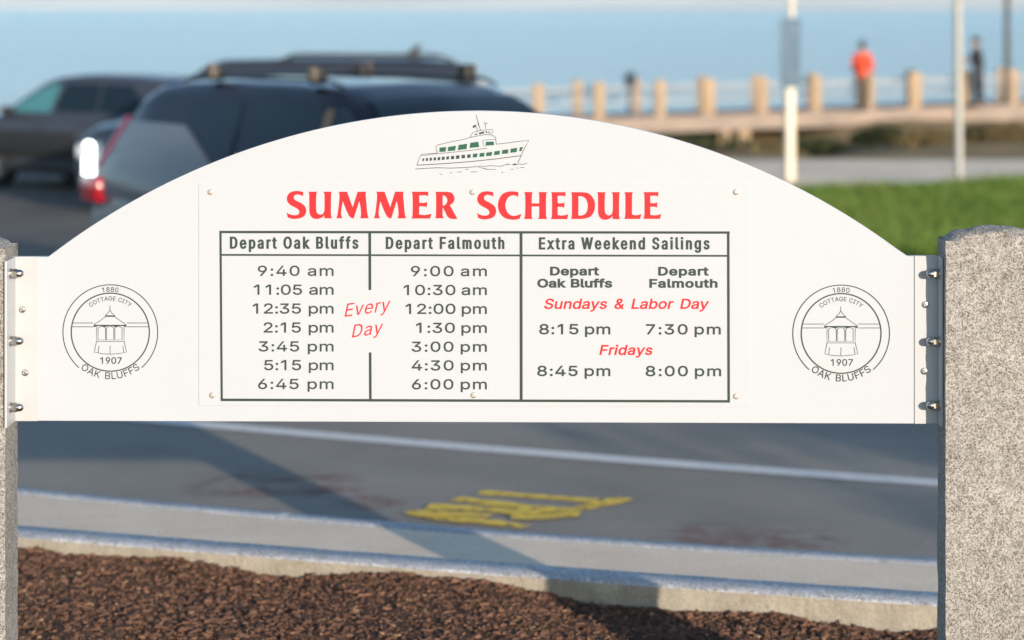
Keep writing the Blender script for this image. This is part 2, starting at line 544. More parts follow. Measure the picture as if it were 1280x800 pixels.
for k, (cx, cy, rx, ry) in enumerate(((300, 608, 75, 20), (400, 607, 65, 18), (890, 672, 105, 20), (1000, 676, 70, 15), (460, 628, 60, 12))):
    (xa, ya), (xb, _), (_, yb) = gp(cx, cy, ZR), gp(cx + rx, cy, ZR), gp(cx, cy - ry, ZR)
    b = MB(); b.add([(math.cos(i * math.pi / 16), math.sin(i * math.pi / 16), 0) for i in range(32)], [tuple(range(32))])
    o = b.build('faded_road_paint', M['red_stain'])
    o.location = (xa, ya, ZR + .0015 + .0004 * k); o.scale = (xb - xa, yb - ya, 1)
    tag(o, kind='structure')

# ------------------------------------------------------------------ mulch bed
EDGE = [((px - 640) / F * 7.0, 1.07 - .0022 * h) for px, h in ((-200, 20), (25, 20), (180, 14), (250, 14), (315, 27), (370, 28), (440, 15), (600, 12), (660, 18), (740, 27), (860, 25), (960, 22), (1010, 29), (1100, 34), (1170, 26), (1500, 24))]
def mulch_z(x, y):
    e = bed_front(x) - y
    z = 1.012 + .020 * noise.noise((x * 1.7 + 4, y * 2.0, 0)) + .010 * noise.noise((x * 7, y * 7, 5)) + .006 * noise.noise((x * 26, y * 26, 8)) + .004 * noise.noise((x * 60, y * 60, 2))
    z += (interp(EDGE, x) + .006 * noise.noise((x * 9, 2, 3)) - 1.012) * math.exp(-(max(e, 0) / .16) ** 2)
    return z
def mulch_strip(name):
    xs = lin(-30, -2.2, 14)[:-1] + lin(-2.2, 2.0, 300)[:-1] + lin(2.0, 30, 14)
    n = len(xs); b = MB(); vs = []
    ts = [0, .3, .6] + lin(.75, 1, 60)
    for t in ts:
        for x in xs:
            y = -1 + (bed_front(x) + .004 + 1) * t
            vs.append((x, y, mulch_z(x, y)))
    b.add(vs, [(r * n + i, r * n + i + 1, (r + 1) * n + i + 1, (r + 1) * n + i) for r in range(len(ts) - 1) for i in range(n - 1)])
    return tag(b.build(name, M['mulch'], smooth=80), kind='structure')
mulch_strip('mulch_bed')
grid_sheet('park_ground', lin(-60, 60, 40), lin(-60, -1, 30), lambda x, y: .99 + .04 * noise.noise((x * .3, y * .3, 1)), M['lawn'])

def scatter_chips():
    b = MB()
    for k in range(24000):
        x = random.uniform(-1.75, 1.45)
        e = random.random() ** 1.3 * 1.15
        y = bed_front(x) - .004 - e
        z = mulch_z(x, y)
        u = random.random()
        L = .0025 + .011 * random.random() ** 2 * (1.8 if random.random() < .05 else 1)
        w = L * random.uniform(.12, .5); h = min(w, random.uniform(.001, .004))
        b.cur = 0 if u < .60 else (1 if u < .965 else 2)
        if u > .965: L *= .75; w = L * random.uniform(.3, .7)
        if random.random() < .05: L *= 2.2; w *= .45; h *= .7
        m = Matrix.Translation((x, y, z + random.uniform(-.001, .004))) @ Matrix.Rotation(random.uniform(0, 6.28), 4, 'Z') @ Matrix.Rotation(random.gauss(0, .22), 4, 'Y') @ Matrix.Rotation(random.gauss(0, .35), 4, 'X')
        j = lambda a: a * random.uniform(.6, 1.0)
        vs = [m @ Vector(p) for p in ((-j(L), -j(w), -h), (j(L), -j(w), -h), (j(L), j(w), -h), (-j(L), j(w), -h), (-j(L), -j(w), h), (j(L), -j(w), h), (j(L), j(w), h), (-j(L), j(w), h))]
        b.add(vs, [(0, 3, 2, 1), (4, 5, 6, 7), (0, 1, 5, 4), (1, 2, 6, 5), (2, 3, 7, 6), (3, 0, 4, 7)])
    return tag(b.build('bark_chips', [M['chip_dark'], M['chip_mid'], M['chip_light']]), 'brown shredded bark chips covering the planting bed', 'bark mulch', kind='stuff')
scatter_chips()

# lawn grass: short blades
def grass():
    b = MB()
    for k in range(26000):
        y = 24 + 14.5 * random.random()
        x = random.uniform(.095 * y, .225 * y)
        if x < 3.05 or y > lawn_far(x) - .05: continue
        z = ground_z(x, y) + .05
        h = random.uniform(.07, .17) * (1.0 + .5 * noise.noise((x * .6, y * .6, 4)))
        a = random.uniform(0, 6.28); w = random.uniform(.010, .022)
        dx, dy = math.cos(a) * w, math.sin(a) * w
        lx, ly = random.gauss(0, .4) * h, random.gauss(0, .4) * h
        b.add([(x - dx, y - dy, z), (x + dx, y + dy, z), (x + lx, y + ly, z + h)], [(0, 1, 2)])
    return tag(b.build('lawn_grass', M['grass']), 'short green grass of the lawn behind the sign', 'grass', kind='stuff')
grass()
# ------------------------------------------------------------------ the sign: two granite posts and a board between them
PA, PC = .05, 5.3                        # board plane: y + PA * x = PC
PN = Vector((-PA, -1, 0)).normalized()   # its face normal, towards the street side of the viewer
def SP(x, y, off=0.0):                   # board-plane point that the measured photo coordinate x, y lies on
    pc = PC - off * math.sqrt(1 + PA * PA)
    d = Vector(((x - 640) / F, 1, -(y - YH) / F))
    t = pc / (d.y + PA * d.x)
    return Vector((0, 0, CAMZ)) + d * t

def granite_post(label, x0, x1, y0, y1, ztop, seed, sunk=.75):
    root = thing('granite_post', label, 'post', ((x0 + x1) / 2, (y0 + y1) / 2, 1.0), 0, 'granite posts carrying the sign')
    b = MB(); nx, ny, nz = 26, 16, 90
    def P(u, v, w):
        x = x0 + (x1 - x0) * u; y = y0 + (y1 - y0) * v; z = sunk + (ztop - sunk) * w
        if w > .9999:
            ex = min(u, 1 - u) * (x1 - x0); ey = min(v, 1 - v) * (y1 - y0)
            z -= .022 * math.exp(-ex / .016) + .012 * math.exp(-ey / .02)
            z += .012 * math.sin(math.pi * u) + .006 * noise.noise((u * 5 + seed, v * 4, 1)) + .003 * noise.noise((u * 14 + seed, v * 12, 2))
        n = noise.noise((x * 22, y * 22, z * 22 + seed)) * .0016 + noise.noise((x * 70, y * 70, z * 70)) * .0007
        ox = (u - .5) * 2; oy = (v - .5) * 2
        edge = 1 if w <= .9999 else .4
        return (x + (n * edge if abs(ox) > .99 else 0) * math.copysign(1, ox), y + (n * edge if abs(oy) > .99 else 0) * math.copysign(1, oy), z)
    def patch(fn, a, c):
        vs = [fn(i / a, j / c) for j in range(c + 1) for i in range(a + 1)]
        b.add(vs, [(j * (a + 1) + i, j * (a + 1) + i + 1, (j + 1) * (a + 1) + i + 1, (j + 1) * (a + 1) + i) for j in range(c) for i in range(a)])
    patch(lambda s, t: P(s, 0, t), nx, nz); patch(lambda s, t: P(s, 1, t), nx, nz)
    patch(lambda s, t: P(0, s, t), ny, nz); patch(lambda s, t: P(1, s, t), ny, nz)
    patch(lambda s, t: P(s, t, 1), nx, ny)
    o = b.build('shaft', M['granite'], root, world=True, smooth=40)
    bm = bmesh.new(); bm.from_mesh(o.data)
    bmesh.ops.remove_doubles(bm, verts=bm.verts, dist=.0008)
    es = [e for e in bm.edges if len(e.link_faces) == 2 and e.calc_face_angle(0) > R(50)]
    bmesh.ops.recalc_face_normals(bm, faces=bm.faces)
    bm.to_mesh(o.data); bm.free()
    o.data.polygons.foreach_set("use_smooth", [True] * len(o.data.polygons))
    o.data.set_sharp_from_angle(angle=R(48))
    return root
PRX, PLX = .8794, -1.043
granite_post('speckled granite post at the right end of the white sign, crest at its crown', PRX, PRX + .21, 5.190, 5.292, CAMZ - 279 / F * 5.2, 3.1)
granite_post('speckled granite post at the left end of the white sign, cut off by the frame', PLX - .21, PLX, 5.268, 5.402, CAMZ - 284 / F * 5.38, 9.7)

sign = thing('schedule_sign', 'white arched ferry schedule sign bolted between two granite posts', 'sign', SP(596, 528, -.01))
# board with arched top
BT = .019
outl = [(22, 526), (22, 321), (60, 321)]
cx, cy, rr = 597, 1019.5, 881.0
a0, a1 = math.atan2(320.5 - cy, 60 - cx), math.atan2(320 - cy, 1134 - cx)
for i in range(1, 72):
    a = a0 + (a1 - a0) * i / 72
    outl.append((cx + rr * math.cos(a), cy + rr * math.sin(a)))
outl += [(1134, 320), (1170, 320), (1170, 529.7)]
outl = outl[::-1]
bm = bmesh.new()
fr = [bm.verts.new(SP(x, y)) for x, y in outl]
f = bm.faces.new(fr)
ex = bmesh.ops.extrude_face_region(bm, geom=[f])
bmesh.ops.translate(bm, verts=[v for v in ex['geom'] if isinstance(v, bmesh.types.BMVert)], vec=-PN * BT)
bmesh.ops.recalc_face_normals(bm, faces=bm.faces)
bmesh.ops.bevel(bm, geom=[e for e in bm.edges if abs((e.verts[0].co - e.verts[1].co).normalized().dot(PN)) < .2], offset=.0012, segments=2, affect='EDGES', profile=.5)
b = MB(); b.bm(bm); board = b.build('board', M['board'], sign, world=True)
# flat schedule panel screwed on
PT = .0013
bm = bmesh.new()
fr = [bm.verts.new(SP(x, y, PT)) for x, y in ((248.5, 507), (938, 508.5), (938, 229), (248.5, 229))]
f = bm.faces.new(fr)
ex = bmesh.ops.extrude_face_region(bm, geom=[f])
bmesh.ops.translate(bm, verts=[v for v in ex['geom'] if isinstance(v, bmesh.types.BMVert)], vec=-PN * (PT + .0006))
bmesh.ops.recalc_face_normals(bm, faces=bm.faces)
bmesh.ops.bevel(bm, geom=bm.edges[:], offset=.0003, segments=2, affect='EDGES', profile=.5)
b = MB(); b.bm(bm); panel = b.build('schedule_panel', M['board'], sign, world=True)

